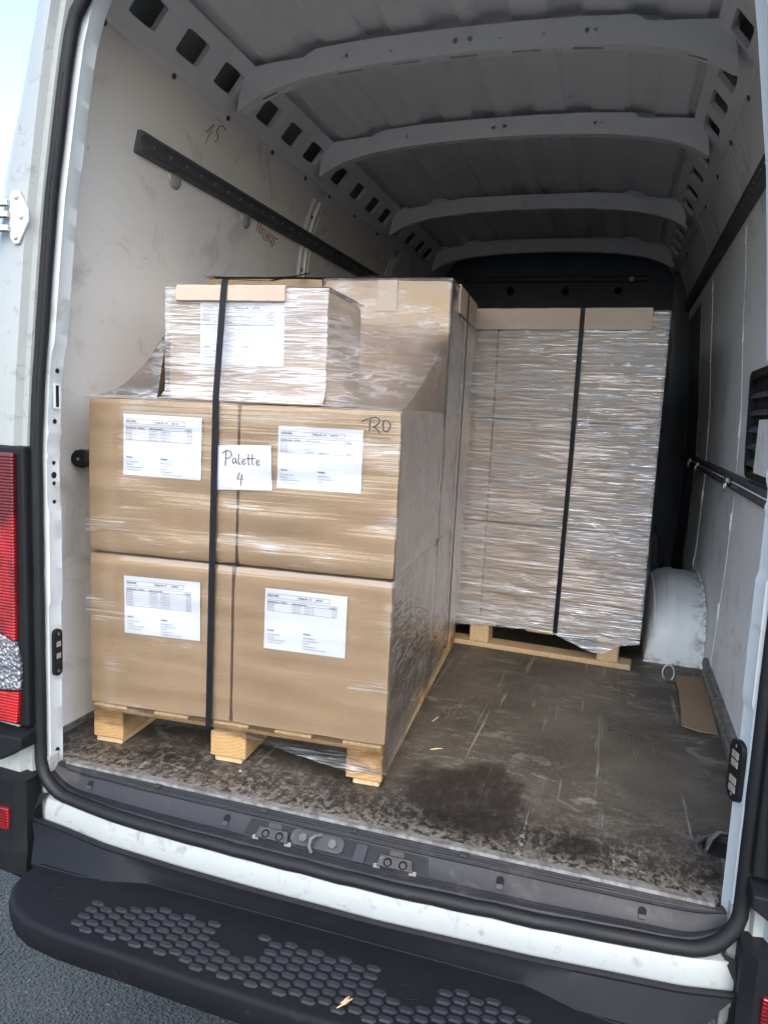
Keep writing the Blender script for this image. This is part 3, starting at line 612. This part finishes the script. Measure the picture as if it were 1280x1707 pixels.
# roof: cant rails with openings, ribbed skin, bows
ct0, ct1 = (.764,1.853), (.664,1.972)
cmap = lambda sg: (lambda y, t: (sg*(ct0[0]+(ct1[0]-ct0[0])*t - .010*math.sin(math.pi*t)*0), y, ct0[1]+(ct1[1]-ct0[1])*t))
hy = [(-.0,.11),(.195,.305),(.40,.512),(.60,.712),(.872,.982),(1.066,1.180),(1.258,1.372),(1.545,1.660),(1.772,1.886),(1.992,2.108),(2.190,2.306),(2.47,2.58),(2.68,2.79),(2.89,3.0),(3.08,3.19),(3.40,3.5)]
for sg in (-1, 1):
    holes = [rrect(a, b, .24, .70, .03, 3) for a, b in hy]
    holes = [[(x, .24+(.46)*(y-.24)/.46) for x, y in h] for h in holes]
    cr_ = MB().plate([(-.03,0),(YB,0),(YB,1),(-.03,1)], holes, cmap(sg), (sg*.012,0,.010)).build('cant_rail', 'grey_paint', van)
    MB().loft([[(sg*.792, y, 1.838),(sg*.768, y, 1.845),(sg*.762, y, 1.853),(sg*.756, y, 1.864)] for y in (-.03, YB)]).build('cant_edge', 'grey_paint', cr_, smooth=50)
def roofz(x):
    zz = 1.972 + .068*(1-(abs(x)/.70)**2.3)
    ph = (abs(x)+.03) % .205; d = 0
    if .05 < ph < .155: d = min(1, (ph-.05)/.018, (.155-ph)/.018)
    return zz + .016*d
xs = [-.70+.0125*k for k in range(113)]
MB().loft([[(x, y, roofz(x)) for x in xs] for y in (-.05,.7,1.4,2.3,3.2,YB+.05)]).build('roof_skin', 'grey_paint', van, smooth=30)
top_h = [(.722,1.848),(.716,1.895),(.703,1.935),(.690,1.957),(.668,1.969),(.60,1.975),(.50,1.981),(.483,1.985),(.470,1.997),(.458,2.002),(.30,2.012),(.15,2.016),(0,2.017)]
bot_h = [(0,1.950),(.15,1.948),(.30,1.942),(.40,1.934),(.50,1.921),(.57,1.907),(.63,1.890),(.67,1.872),(.70,1.855),(.722,1.842)]
botz = lambda x: lerp(bot_h, abs(x))
for bi, yb in enumerate((.72, 1.39, 2.34, 3.27)):
    dz = (0, .004, -.004, -.010)[bi]
    outer = [(a, b) for a, b in top_h] + [(-a, b) for a, b in reversed(top_h[:-1])] + [(-a, b-.001) for a, b in reversed(bot_h[1:])] + bot_h
    holes = [circ(x, z, r_, 8) for x, z, r_ in ((-.03,1.983,.0085),(.012,1.985,.0075),(-.36,1.972,.0055),(-.375,1.970,.004),(.335,1.975,.007),(.358,1.974,.0045),(.22,1.978,.004),(.10,1.975,.004),(-.22,1.972,.0045),(-.15,1.985,.003))]
    bow = MB().plate(outer, holes, lambda x, z: (x, yb+.02*(1.95-z)*0, z+dz), (0,.0025,0)).build('roof_bow', 'grey_paint', van)
    bow['label'] = ('nearest roof bow', 'second roof bow', 'third roof bow', 'farthest roof bow')[bi]
    # underside with slots, curving up to the back
    xr_ = [-.722+.722*k/24 for k in range(49)]
    slots = [rrect(c_-.042, c_+.042, .020, .034, .0068, 3) for c_ in (-.36,-.18,-.01,.17,.34)] + [rrect(sgn*.625-.026, sgn*.625+.026, .022, .038, .0075, 3) for sgn in (-1, 1)] + [circ(c_, .027, .004, 6) for c_ in (-.28,-.27,-.10,.10,.25,.265)]
    MB().plate([(x, 0) for x in xr_] + [(x, .058) for x in reversed(xr_)], slots, lambda x, d: (x, yb+d+.0005, botz(x)+dz+.0005+(d/.058)**3*.006), (0,0,.0025)).build('bow_underside', 'grey_paint', bow, smooth=30)
    MB().loft([[(x, yb+.056, botz(x)+dz+.006), (x, yb+.060, botz(x)+dz+.03), (x, yb+.062, 2.03)] for x in xr_]).build('bow_back', 'grey_paint', bow, smooth=40)
    MB().loft([[(x*.985, yb-.004, zt_), (x*.985, yb+.01, zt_+.004)] for x, zt_ in [(-a, b+dz) for a, b in top_h[9:]] + [(a, b+dz) for a, b in reversed(top_h[9:-1])]]).build('bow_lip', 'grey_paint', bow)
# rear top lining between the header and roof
MB().loft([[(x, -.03, 1.875), (x, .04, 1.93), (x, .06, 1.99)] for x in (-.66,-.3,0,.3,.66)]).build('header_lining', 'grey_paint', van, smooth=40)

# bulkhead
bk = MB().loft([[(x, YB-.002, z) for z in (0,.5,1.0,1.5,1.86,2.06)] for x in (-.93,-.5,0,.5,.93)]).build('bulkhead', 'bulkhead_paint', van)
bk['label'] = 'dark bulkhead at the far end of the load bay'
MB().loft([[(x, YB, 1.83),(x, YB-.022, 1.836),(x, YB-.022, 1.862),(x, YB, 1.87)] for x in (-.60,.60)], True, True).build('bulkhead_rib', 'dark_steel', bk, bevel=.004)
MB().loft([[(x, YB, .98),(x, YB-.02, .985),(x, YB-.02, 1.04),(x, YB, 1.05)] for x in (-.75,.75)], True, True).build('bulkhead_rib', 'bulkhead_paint', bk, bevel=.004)
MB().disc((.50,YB-.022,1.846), (0,-1,0), .016, .006, 14).build('bulkhead_bolt', 'steel', bk)
for x in (-.62,-.28,.09,.42):
    q = MB().tube([(x+.024*math.cos(t*math.pi/8), YB-.005, 1.775+.024*math.sin(t*math.pi/8)) for t in range(16)], .004, 6, loop=True).build('bulkhead_grommet', 'bulkhead_paint', bk, smooth=60)
    MB().disc((x,YB-.003,1.775), (0,-1,0), .021, .001, 16).build('grommet_hole', 'blackhole', q)
MB().loft([[(.745+.02*math.sin(z*2.2)+.03*(z/1.8-.5), 3.45, z), (.745+.02*math.sin(z*2.2)+.035+.05*math.sin(math.pi*z/1.8), 3.44, z), (.90, 3.50, z)] for z in [.25+.08*k for k in range(21)]]).build('door_post_trim', 'bulkhead_paint', van, smooth=60)
wall_part('step_well_cover', 'bulkhead_paint', 1, 2.75, 3.42, .0, 1.55, .004)

# ------------------------------------------------------------------ cargo
F1 = frame((.0198,.1503,0), .063); F2 = frame((.622,1.361,0), -.0661)
def T(x, y, z): return Matrix.Translation((x, y, z))
def carton_mesh(w_, d_, h_, seed, bulge=.0035):
    bm = bmesh.new(); bmesh.ops.create_cube(bm, size=1)
    bmesh.ops.subdivide_edges(bm, edges=bm.edges[:], cuts=9, use_grid_fill=True)
    for v in bm.verts:
        x, y, z = v.co; p = Vector((x*w_, y*d_, z*h_ + h_/2)); e = [abs(abs(k)-.5) < 1e-4 for k in (x, y, z)]
        if sum(e) == 1:
            ax = e.index(True); a, b = [k for i, k in enumerate((x, y, z)) if i != ax]
            p[ax] += math.copysign(bulge*math.cos(math.pi*a)*math.cos(math.pi*b)*.8 + .0016*nz(p.x*8+seed, p.y*8, p.z*8+seed*2), (x, y, z)[ax])
        else:
            k = .0022 if sum(e) == 2 else .004
            for i in range(3):
                if e[i]: p[i] -= math.copysign(k*(1+.5*nz(p.x*13+seed, p.y*13, p.z*13)), (x, y, z)[i])
        v.co = p
    m_ = bpy.data.meshes.new('cardboard_box'); bm.to_mesh(m_); bm.free()
    m_.materials.append(MATS['cardboard']); m_.shade_smooth(); m_.set_sharp_from_angle(angle=R(28)); return m_
def carton(F, u0, u1, v0, v1, z0, z1, label, group, seed, rot=0):
    o = bpy.data.objects.new('cardboard_box', carton_mesh(u1-u0, v1-v0, z1-z0, seed))
    link(o, None, F @ T((u0+u1)/2, (v0+v1)/2, z0) @ Matrix.Rotation(rot, 4, 'Z'))
    tag(o, label, 'box', group); o['_d'] = (v1-v0); return o
Z0, Z1, Z2, Z3 = .114, .529, .929, 1.322
G1 = 'cartons on the front left pallet'; G2 = 'cartons on the rear right pallet'
bLL = carton(F1, -.810,-.4015, .0,.594, Z0, Z1-.002, 'lower left cardboard box of the front pallet, labelled Paket Nr. 8', G1, 1)
bLR = carton(F1, -.3985,.010, .0,.594, Z0, Z1-.002, 'lower right cardboard box of the front pallet, labelled Paket Nr. 12', G1, 2)
bUL = carton(F1, -.811,-.394, .0,.594, Z1, Z2-.002, 'middle left cardboard box beside the Palette 4 sheet', G1, 3)
bUR = carton(F1, -.391,.011, .0,.594, Z1, Z2-.002, 'middle right cardboard box with the handwritten 120', G1, 4)
bS = carton(F1, -.606,-.190, .042,.34, Z2, 1.203, 'short cardboard box on top, white with stretch wrap, under the black strap', G1, 5)
bB1 = carton(F1, -.3985,.010, .600,1.195, Z0, Z1-.002, 'bottom rear box on the side of the front pallet', G1, 6)
bB2 = carton(F1, -.391,.011, .600,1.195, Z1, Z2-.002, 'middle rear box on the side of the front pallet', G1, 7)
bT = carton(F1, -.386,.012, .585,1.195, Z2, Z3, 'tall top right box at the back of the front pallet, taped down its face', G1, 8)
bTL = carton(F1, -.79,-.392, .585,1.195, Z2, 1.326, 'top box peeking out behind the short strapped box', G1, 9)
for i, (z0, z1, nm) in enumerate(((.111,.517,'bottom'),(.517,.919,'middle'),(.919,1.322,'top'))):
    carton(F2, -.585,.019, .0,.78, z0, z1-.002, '%s wide box right of the seam on the far pallet' % nm, G2, 20+i)
    carton(F2, -1.19,-.588, .0,.78, z0, z1-.002, '%s box on the far pallet half hidden behind the front stack' % nm, G2, 30+i)
# packing tape on the tall top box
MB().box(-.036+.01,.026+.01, -.3125,-.3088, .30,.3915).build('packing_tape', 'tape', bT, W[bT.name])

# labels
def sheet(bx, u0, u1, z0, z1, F, vface, rot, kind, rows_=4, pk_='8', kg='11,80 kg', zofs=0):
    M = F @ T((u0+u1)/2, vface, (z0+z1)/2) @ Matrix.Rotation(rot, 4, 'Y')
    w_, h_ = u1-u0, z1-z0; mb = MB(); n = 10
    secs = [[(-w_/2+w_*i/n, -.0004-.0012*abs(nz(i*.6+u0*9, j*.5, z0*7)), -h_/2+h_*j/n) for i in range(n+1)] for j in range(n+1)]
    mb.loft(secs)
    lab = mb.build('shipping_label', 'paper', bx, M, smooth=60, norm=False)
    pr = MB(); to3 = lambda x, y: (x-w_/2, -.0026, y-h_/2)
    k = w_/.297   # drawn as a reduced A4 sheet, 297 wide
    H = h_
    def t(s_, x, y, size, b=0, al='LEFT'): text_into(pr, s_, x*k, H-y*k, size*k, to3, b*k, al)
    def line(x0, y0, x1, y1, th=.0009):
        x0, x1, y0, y1 = x0*k, x1*k, H-y0*k, H-y1*k; th *= k
        if abs(x1-x0) > abs(y1-y0): pr.add([to3(x0,y0-th/2),to3(x1,y0-th/2),to3(x1,y0+th/2),to3(x0,y0+th/2)], [(0,1,2,3)])
        else: pr.add([to3(x0-th/2,y0),to3(x0+th/2,y0),to3(x0+th/2,y1),to3(x0-th/2,y1)], [(0,1,2,3)])
    def rect(x0, y0, x1, y1): line(x0,y0,x1,y0); line(x0,y1,x1,y1); line(x0,y0,x0,y1); line(x1,y0,x1,y1)
    t('SE2010902', .013, .027, .0085, .0003); rect(.011,.017,.122,.032)
    t('Paket Nr.: %s' % pk_, .125, .027, .0085, .0003); t(kg, .186, .027, .0085, .0003); rect(.122,.017,.235,.032)
    y0 = .040; rect(.011, y0, .262, y0+.010+.0095*rows_)
    t('Bestellnummer', .013, y0+.008, .0065, .0002); t('Artikelnr.', .058, y0+.008, .0065, .0002); t('Auftragsnummer', .100, y0+.008, .0065, .0002); t('Nr.', .145, y0+.008, .0065, .0002); t('im Paket', .236, y0+.008, .0065, .0002)
    line(.011, y0+.010, .262, y0+.010, .0012)
    for r_ in range(rows_):
        yy = y0+.0175+.0095*r_
        t('DR-8220', .013, yy, .0062); t('AU/2017512', .100, yy, .0062); t('02.092.011.%d' % (20+10*(r_ % 3)), .145, yy, .0062); t('45,00', .244, yy, .0062); line(.011, yy+.002, .262, yy+.002, .0004)
    t('Absender', .013, .150, .0062, .0003)
    for r_, q in enumerate(('Die Stumpf GmbH', 'Ringsweg 1', 'Gewerbepark Wackersdorf', 'D-92442 Wackersdorf')): t(q, .013, .165+.0095*r_, .0060)
    t('Empf\u00e4nger', .145, .150, .0062, .0003)
    for r_, q in enumerate(('METIS IMPEX Ltd.', 'Tel. +7(495) 258-12-32', 'OKO 27', '265, Krasnodar str.', '141008 Mytishchi, Moscow Region')): t(q, .145, .165+.0095*r_, .0060)
    pr.build('label_print', 'print_ink', lab, M, norm=False)
    return lab
sheet(bUL, -.704,-.488, .735,.889, F1, -.0058, R(.3), 'a', 4, '23', '8,01 kg')
sheet(bUR, -.287,-.0765, .731,.880, F1, -.0058, R(.1), 'a', 4, '20', '8,60 kg')
sheet(bLL, -.702,-.4855, .322,.475, F1, -.0058, R(-.8), 'a', 6, '8', '11,80 kg')
sheet(bLR, -.3105,-.099, .3265,.4805, F1, -.0058, R(.2), 'a', 3, '12', '8,83 kg')
sheet(bS, -.517,-.2955, 1.021,1.176, F1, .0362, R(-.5), 'a', 3, '38', '6,90 kg')
# handwritten sheet
M = F1 @ T(-.3785, -.0085, .7735) @ Matrix.Rotation(R(-3), 4, 'Y')
hs_ = MB().loft([[(-.0775+.155*i/10, .0012*nz(i*.7, j*.6, 4)-.0006, -.0545+.109*j/8) for i in range(11)] for j in range(9)]).build('handwritten_sheet', 'paper', None, M, smooth=60, norm=False)
tag(hs_, 'small white sheet reading Palette 4, tucked behind the black strap', 'paper')
ink = MB(); t3 = lambda x, z: (x, -.0022, z)
def st2(pts, r=.00115): stroke(ink, pts, r, t3)
s0 = -.049
st2([(s0+.006,.004),(s0+.008,.022),(s0+.010,.040)]); st2([(s0+.000,.036),(s0+.012,.043),(s0+.022,.038),(s0+.024,.030),(s0+.016,.023),(s0+.008,.021)])
def aa(x, z=.013): st2([(x+.010,z+.008),(x+.004,z+.010),(x,z+.003),(x+.003,z-.003),(x+.009,z+.003),(x+.0105,z+.009),(x+.0105,z),(x+.013,z-.003)])
def ee(x, z=.013): st2([(x,z+.002),(x+.007,z+.004),(x+.007,z+.009),(x+.002,z+.009),(x-.001,z+.002),(x+.003,z-.004),(x+.009,z-.001)])
aa(s0+.025); st2([(s0+.043,.034),(s0+.041,.014),(s0+.044,.008),(s0+.047,.010)]); ee(s0+.051, .012)
st2([(s0+.068,.034),(s0+.067,.010),(s0+.070,.007)]); st2([(s0+.078,.034),(s0+.077,.010),(s0+.080,.007)]); st2([(s0+.062,.022),(s0+.085,.023)]); ee(s0+.088, .010)
st2([(-.006,-.012),(-.013,-.028),(.004,-.027)]); st2([(.001,-.016),(-.002,-.030),(-.003,-.045)])
ink.build('handwriting', 'ink', hs_, M)
ink = MB(); t3 = lambda x, z: (x, -.0160, z); 
wob_ = lambda pts: pts
p120 = lambda px, py: (-.0805 + (px-905)*(.0702/290)*1.0, .9125 - (py-80)*(.0245/100)*1.0)
for pts in ([(908,133),(950,112),(1000,92),(990,150),(990,218)], [(1005,95),(1050,85),(1085,110),(1075,145),(1040,175),(1015,185),(1045,185),(1070,205),(1090,232)], [(1128,108),(1118,150),(1125,205),(1160,220),(1190,180),(1192,145),(1165,118),(1135,112)]):
    stroke(ink, [p120(*p) for p in pts], .0012, t3)
ink.build('handwriting', 'ink', bUR, F1)['label'] = 'handwritten 120 in black marker'

# pallets
def board(name, mat, F, par, u0, u1, v0, v1, z0, z1):
    return MB().box(-(u1-u0)/2,(u1-u0)/2,-(v1-v0)/2,(v1-v0)/2,-(z1-z0)/2,(z1-z0)/2).build(name, mat, par, F @ T((u0+u1)/2,(v0+v1)/2,(z0+z1)/2), bevel=.0025, seg=1)
pa = tag(thing('wooden_pallet', F1), 'wooden pallet with rough blocks under the front stack', 'pallet', 'pallets on the van floor')
for (a, b_), (c_, d_) in zip(((-.800,-.712),(-.455,-.357),(-.088,.004)), ((-.800,-.722),(-.448,-.372),(-.072,-.004))):
    for v0, v1 in ((.0,.12),(.54,.66),(1.08,1.2)): board('block', 'wood_block', F1, pa, a, b_, v0, v1, .0195, .094)
    board('bottom_board', 'wood_pale', F1, pa, c_, d_, .012, 1.2, 0, .0195)
for v0, v1 in ((.0,.12),(.54,.66),(1.08,1.2)): board('stringer_board', 'wood_board', F1, pa, -.80,.003, v0, v1, .094, .104)
for u0 in (-.80,-.62,-.45,-.28,-.10): board('deck_board', 'wood_pale', F1, pa, u0, u0+.10, 0, 1.2, .104, .113)
pb = tag(thing('wooden_pallet', F2), 'pale pallet with a long front skid under the far stack', 'pallet', 'pallets on the van floor')
for v0, v1 in ((.0,.08),(.36,.44),(.70,.78)):
    for u0 in (-1.13,-.626,-.126): board('block', 'wood_pale', F2, pb, u0, u0+.078, v0, v1, .020, .092)
    board('skid', 'wood_pale', F2, pb, -1.2, 0, v0-.004, v1+.004, 0, .020)
for u0 in (-1.19,-.86,-.63,-.40,-.13): board('deck_board', 'wood_pale', F2, pb, u0, u0+.11, 0, .78, .092, .110)

# stretch wrap
def sheet_grid(P, nu, nv, amp=.002, seed=0, off=None):
    secs = []
    for j in range(nv+1):
        row = []
        for i in range(nu+1):
            p = Vector(P(i/nu, j/nv)); row.append(p)
        secs.append(row)
    return secs
def loc_(p): return p
wr1 = tag(thing('stretch_wrap', F1), 'clear creased stretch wrap around the front stack of boxes', 'stretch wrap')
bot = [(-.815,.060),(-.79,.064),(-.71,.060),(-.65,.074),(-.54,.088),(-.457,.091),(-.438,.092),(-.255,.066),(-.08,.037),(.02,.044)]
def Pf(s_, t_):
    u = -.8125+.828*s_; zb = lerp(bot, u) + .004*nz(u*22, 1, 0); z = zb+(Z2+.002-zb)*t_
    y = -.0118 - .0025*nz(u*4, 0, z*22) 
    if z < Z0: y += .006*min(1, (Z0-z)/.04)*(1+nz(u*30,z*40,2))
    y += .004*math.exp(-((z-Z1)/.008)**2)
    return (u, y, z)
MB().loft(sheet_grid(Pf, 90, 120)).build('front_film', 'film_front', wr1, F1, smooth=80, norm=False)
def Ps(s_, t_):
    v = -.0105+1.215*s_; zb = lerp([(0,.012),(.08,.05),(.5,.082),(.85,.095),(1.3,.10)], v); zt = Z2+.002 if v < .585 else Z3+.003
    if .56 < v <= .585: zt = Z2+.002
    z = zb+(zt-zb)*t_
    return (.0165+.003*nz(v*9, 5, z*9)+.0015*nz(v*30, 5, z*30)+(-.004)*math.exp(-((z-Z1)/.010)**2), v, z)
MB().loft(sheet_grid(Ps, 70, 80)).build('side_film', 'film_side', wr1, F1, smooth=80, norm=False)
def Pc(s_, t_):   # round the front right corner
    a = R(90*s_); zb = lerp(bot, .015)-.03*s_*0; z = .030+(Z2-.030)*t_
    return (.0105+.006*math.sin(a), -.0105+.006*(1-math.cos(a)), z)
def Psm(s_, t_):  # front of the short top box
    u = -.611+.426*s_; z = Z2+.004+(1.206-Z2-.004)*t_
    return (u, .0312+.003*nz(u*6, 8, z*24)-.03*max(0, 1-t_*9)**2, z)
MB().loft(sheet_grid(Psm, 40, 40)).build('top_box_film', 'film_top', wr1, F1, smooth=80, norm=False)
def Ptop(s_, t_): # over the short box towards the tall ones
    u = -.611+.426*s_; v = .034+.32*t_; return (u, v, 1.2085+.004*math.sin(math.pi*t_)*abs(nz(u*4, v*5, 3)))
MB().loft(sheet_grid(Ptop, 20, 20)).build('top_film', 'film_tent', wr1, F1, smooth=80, norm=False)
def coons(A, B, C_, D, sag):   # A lower left, B lower right, C upper right, D upper left
    A, B, C_, D = map(Vector, (A, B, C_, D)); n = (B-A).cross(D-A).normalized()
    def P(s_, t_):
        p = (A*(1-s_)+B*s_)*(1-t_) + (D*(1-s_)+C_*s_)*t_
        k = 16*s_*(1-s_)*t_*(1-t_)
        return p + n*(-sag*k + .006*k*nz(s_*7, t_*7, sag*100)) 
    return P
# right hand tent: short box edge to the tall box edge, pinched to the corner below
A_ = lambda t_: Vector((-.186, .036, Z2+.004+(1.204-Z2-.004)*t_)); B_ = lambda t_: Vector((.016, -.008+.583*t_, Z2+.002+(1.16-Z2)*t_**1.2))
def Pr(s_, t_):
    p = A_(t_).lerp(B_(t_), s_); k = 4*s_*(1-s_)
    return p + Vector((-.004*k*nz(s_*3, t_*14, 1), -.006*k*nz(s_*4, t_*9, 1), .006*k*nz(s_*5, t_*12, 2) - .010*k*(1-t_) + .050*k*t_**4))
MB().loft(sheet_grid(Pr, 40, 40)).build('tent_film', 'film_veil', wr1, F1, smooth=80, norm=False)
def Pst(s_, t_):  # the side wrap runs on in its own plane up to the tall box
    b_ = B_(s_); return (.0168+.002*nz(s_*9, t_*7, 3), b_.y, Z2+.002+max(.002, b_.z-Z2-.002)*t_)
MB().loft(sheet_grid(Pst, 24, 16)).build('side_film', 'film_veil', wr1, F1, smooth=80, norm=False)
def Pl(s_, t_):   # left hand tent
    u = -.8125+.2045*s_; top_ = Z2+.004+.165*s_**2.2
    v = .0+.034*s_ + t_*.55
    return (u, v-.010*(1-s_), top_+.004*nz(u*20, v*9, 3)+(1-s_)*0)
MB().loft(sheet_grid(Pl, 24, 16)).build('tent_film', 'film_veil', wr1, F1, smooth=80, norm=False)
def Pl2(s_, t_):  # front gusset of the left tent
    u = -.8125+.2045*s_; top_ = Z2+.004+.165*s_**2.2; z = Z2+.001+(top_-Z2-.001)*t_
    return (u, -.0105+.045*s_*t_, z)
MB().loft(sheet_grid(Pl2, 24, 10)).build('tent_film', 'film_veil', wr1, F1, smooth=80, norm=False)
def Pg(s_, t_):   # shelf between the short box foot and the front edge, right of it
    u = -.184+.2*s_; return (u, -.0105+.05*t_*(1-s_), Z2+.002+.012*t_*(1-s_))
MB().loft(sheet_grid(Pg, 16, 6)).build('tent_film', 'film_top', wr1, F1, smooth=80, norm=False)
def Pt3(s_, t_):
    u = -.80+.817*s_; v = .578+.625*t_; return (u, v, Z3+.006+.006*abs(nz(u*6, v*6, 9))+(.008*max(0, nz(u*7, 3, 1)) if t_ < .1 else 0))
MB().loft(sheet_grid(Pt3, 30, 16)).build('top_film', 'film_tent', wr1, F1, smooth=80, norm=False)
def Ptf(s_, t_):
    u = -.386+.403*s_; z = 1.10+(Z3+.004-1.10)*t_; return (u, .5785-.002*nz(u*5, 4, z*12), z)
MB().loft(sheet_grid(Ptf, 24, 16)).build('face_film', 'film_tent', wr1, F1, smooth=80, norm=False)

wr2 = tag(thing('stretch_wrap', F2), 'dense shiny stretch wrap around the far stack of boxes', 'stretch wrap')
b2 = [(-1.21,.085),(-.69,.082),(-.60,.092),(-.297,.106),(-.273,.094),(-.157,.053),(-.112,.047),(-.039,.092),(.03,.108)]
def P2f(s_, t_):
    u = -1.20+1.225*s_; zb = lerp(b2, u)+.003*nz(u*25, 3, 1); z = zb+(1.322-zb)*t_
    y = -.0105-.004*nz(u*3, 2, z*26)+.004*(math.exp(-((z-.517)/.01)**2)+math.exp(-((z-.919)/.01)**2))
    return (u, y, z)
MB().loft(sheet_grid(P2f, 100, 130)).build('front_film', 'film_back', wr2, F2, smooth=80, norm=False)
MB().loft(sheet_grid(lambda s_, t_: (.0255+.002*nz(s_*6, t_*12, 4), -.0105+.80*s_, .10+1.222*t_), 20, 60)).build('side_film', 'film_side', wr2, F2, smooth=80, norm=False)
MB().loft(sheet_grid(lambda s_, t_: (-1.20+1.2255*s_, -.0105+.80*t_, 1.3265+.004*nz(s_*9, t_*9, 2)), 20, 14)).build('top_film', 'film_tent', wr2, F2, smooth=80, norm=False)

# straps and edge protectors
sp1 = MB().ribbon([(-.4475,.60,1.345),(-.447,.585,1.340),(-.4465,.30,1.268),(-.4465,.028,1.2245),(-.4465,.0245,1.2225),(-.4463,.0195,1.214),(-.447,.014,1.17),(-.4475,-.014,.94),(-.4495,-.0165,.6),(-.4515,-.0165,.30),(-.4535,-.015,.10),(-.4535,-.010,.0925),(-.4535,.2,.0925)], (1,0,0), .0165).build('packing_strap', 'strap', None, F1)
tag(sp1, 'black strap down the front of the near stack, across the Palette 4 sheet', 'strap', 'black packing straps')
sp2 = MB().ribbon([(-.3,.885,1.3385),(.010,.885,1.3385),(.0215,.885,1.336),(.0255,.885,1.325),(.0245,.882,.9),(.0235,.872,.5),(.023,.865,.13),(.020,.865,.103),(-.2,.865,.101)], (0,1,0), .016).build('packing_strap', 'strap', None, F1)
tag(sp2, 'black strap seen edge-on down the side of the near stack', 'strap', 'black packing straps')
sp3 = MB().ribbon([(-.276,.7,1.338),(-.276,-.010,1.338),(-.276,-.0165,1.3365),(-.276,-.0185,1.330),(-.2775,-.0185,.8),(-.2855,-.0175,.112),(-.2855,-.012,.105),(-.2855,.3,.105)], (1,0,0), .017).build('packing_strap', 'strap', None, F2)
tag(sp3, 'black strap down the front of the far stack', 'strap', 'black packing straps')
def guard(F, pts, d, u0, u1, label, n=16):
    o = MB().loft([[(u0+(u1-u0)*k/n, y+.0015*nz(k*.8, i*3, u0), z+.001*nz(k*.7, i, 2)) for i, (y, z) in enumerate(pts)] for k in range(n+1)], True, True).build('edge_protector', 'cardboard_pale', None, F, smooth=30)
    return tag(o, label, 'edge protector', 'cardboard edge protectors')
guard(F1, [(.10,1.2115),(.029,1.2115),(.0215,1.205),(.0205,1.174),(.0255,1.172),(.0275,1.2055),(.10,1.2085)], 0, -.577,-.291, 'folded pinkish cardboard edge protector on the short top box under the strap')
guard(F2, [(.07,1.333),(-.013,1.333),(-.0165,1.330),(-.0165,1.255),(-.0125,1.2545),(-.0125,1.3285),(.07,1.3295)], 0, -.80,-.034, 'long cardboard edge protector along the top of the far stack')
FS = F1 @ Matrix.Rotation(math.pi/2, 4, 'Z')
guard(FS, [(.08,1.3345),(-.019,1.3345),(-.0225,1.331),(-.0225,1.245),(-.0185,1.2445),(-.0185,1.3305),(.08,1.3310)], 0, .72,1.13, 'cardboard edge protector on the side edge of the tall top box')

# loose things
pts = [(.792,1.368),(.80,1.352),(.882,1.375),(.868,.852),(.82,.845),(.768,.872),(.775,1.0),(.780,1.2),(.776,1.33)]
cb = MB().prism([(x-.82, y-1.1) for x, y in pts], lambda a, b: (a, b, .004+.006*(b+.25)**2), (0,0,.004)).build('cardboard_scrap', 'cardboard_worn', None, T(.82,1.1,0))
tag(cb, 'torn strip of brown cardboard lying on the floor before the wheel arch', 'cardboard')
bo = thing('plastic_bottle', T(.715,2.62,0)); tag(bo, 'dim bottle with blue lower half standing behind the far stack', 'bottle')
def lathe(prof_, n=16): return MB().loft([[(r*math.cos(2*math.pi*k/n), r*math.sin(2*math.pi*k/n), z) for k in range(n)] for r, z in prof_], True, True)
lathe([(.040,0),(.045,.01),(.045,.19),(.043,.20)]).build('bottle_body', 'bottle_blue', bo, W[bo.name], smooth=50)
lathe([(.0445,.2002),(.045,.21),(.043,.30),(.036,.335),(.018,.365),(.016,.38)]).build('bottle_top', 'bottle_clear', bo, W[bo.name], smooth=50)
lathe([(.018,.378),(.018,.398)]).build('bottle_cap', 'black_plastic', bo, W[bo.name], smooth=50)
def splinter(name, x, y, z, L, ang, mat, label, n=4, grp=None):
    mb = MB()
    for k in range(n):
        a = ang+random.uniform(-.5,.5)*(k > 0); l = L*random.uniform(.5,1)
        mb.tube([(-l/2*math.cos(a), -l/2*math.sin(a), .002+k*.0012), (0, 0, .004+k*.0015), (l/2*math.cos(a+.2), l/2*math.sin(a+.2), .002+k*.001)], [.0006,.0019,.0005], 5)
    o = mb.build(name, mat, None, T(x, y, z)); tag(o, label, 'wood chip', grp)
splinter('wood_shaving', .118, -.331, SZ+.0045, .040, .9, 'wood_pale', 'pale wood shaving lying on the bumper step', 6)
splinter('wood_splinter', .05, .62, 0, .05, 1.2, 'wood_pale', 'thin wood splinter on the floor beside the front pallet', 2)
splinter('wood_splinter', .10, .42, 0, .04, .5, 'wood_pale', 'small splinter on the floor just above the oily stain', 2)
splinter('wood_chip', -.335, .10, 0, .012, .3, 'wood_pale', 'tiny pale chip on the floor before the middle pallet block', 2)
for o in bpy.data.objects:
    if '_d' in o: del o['_d']
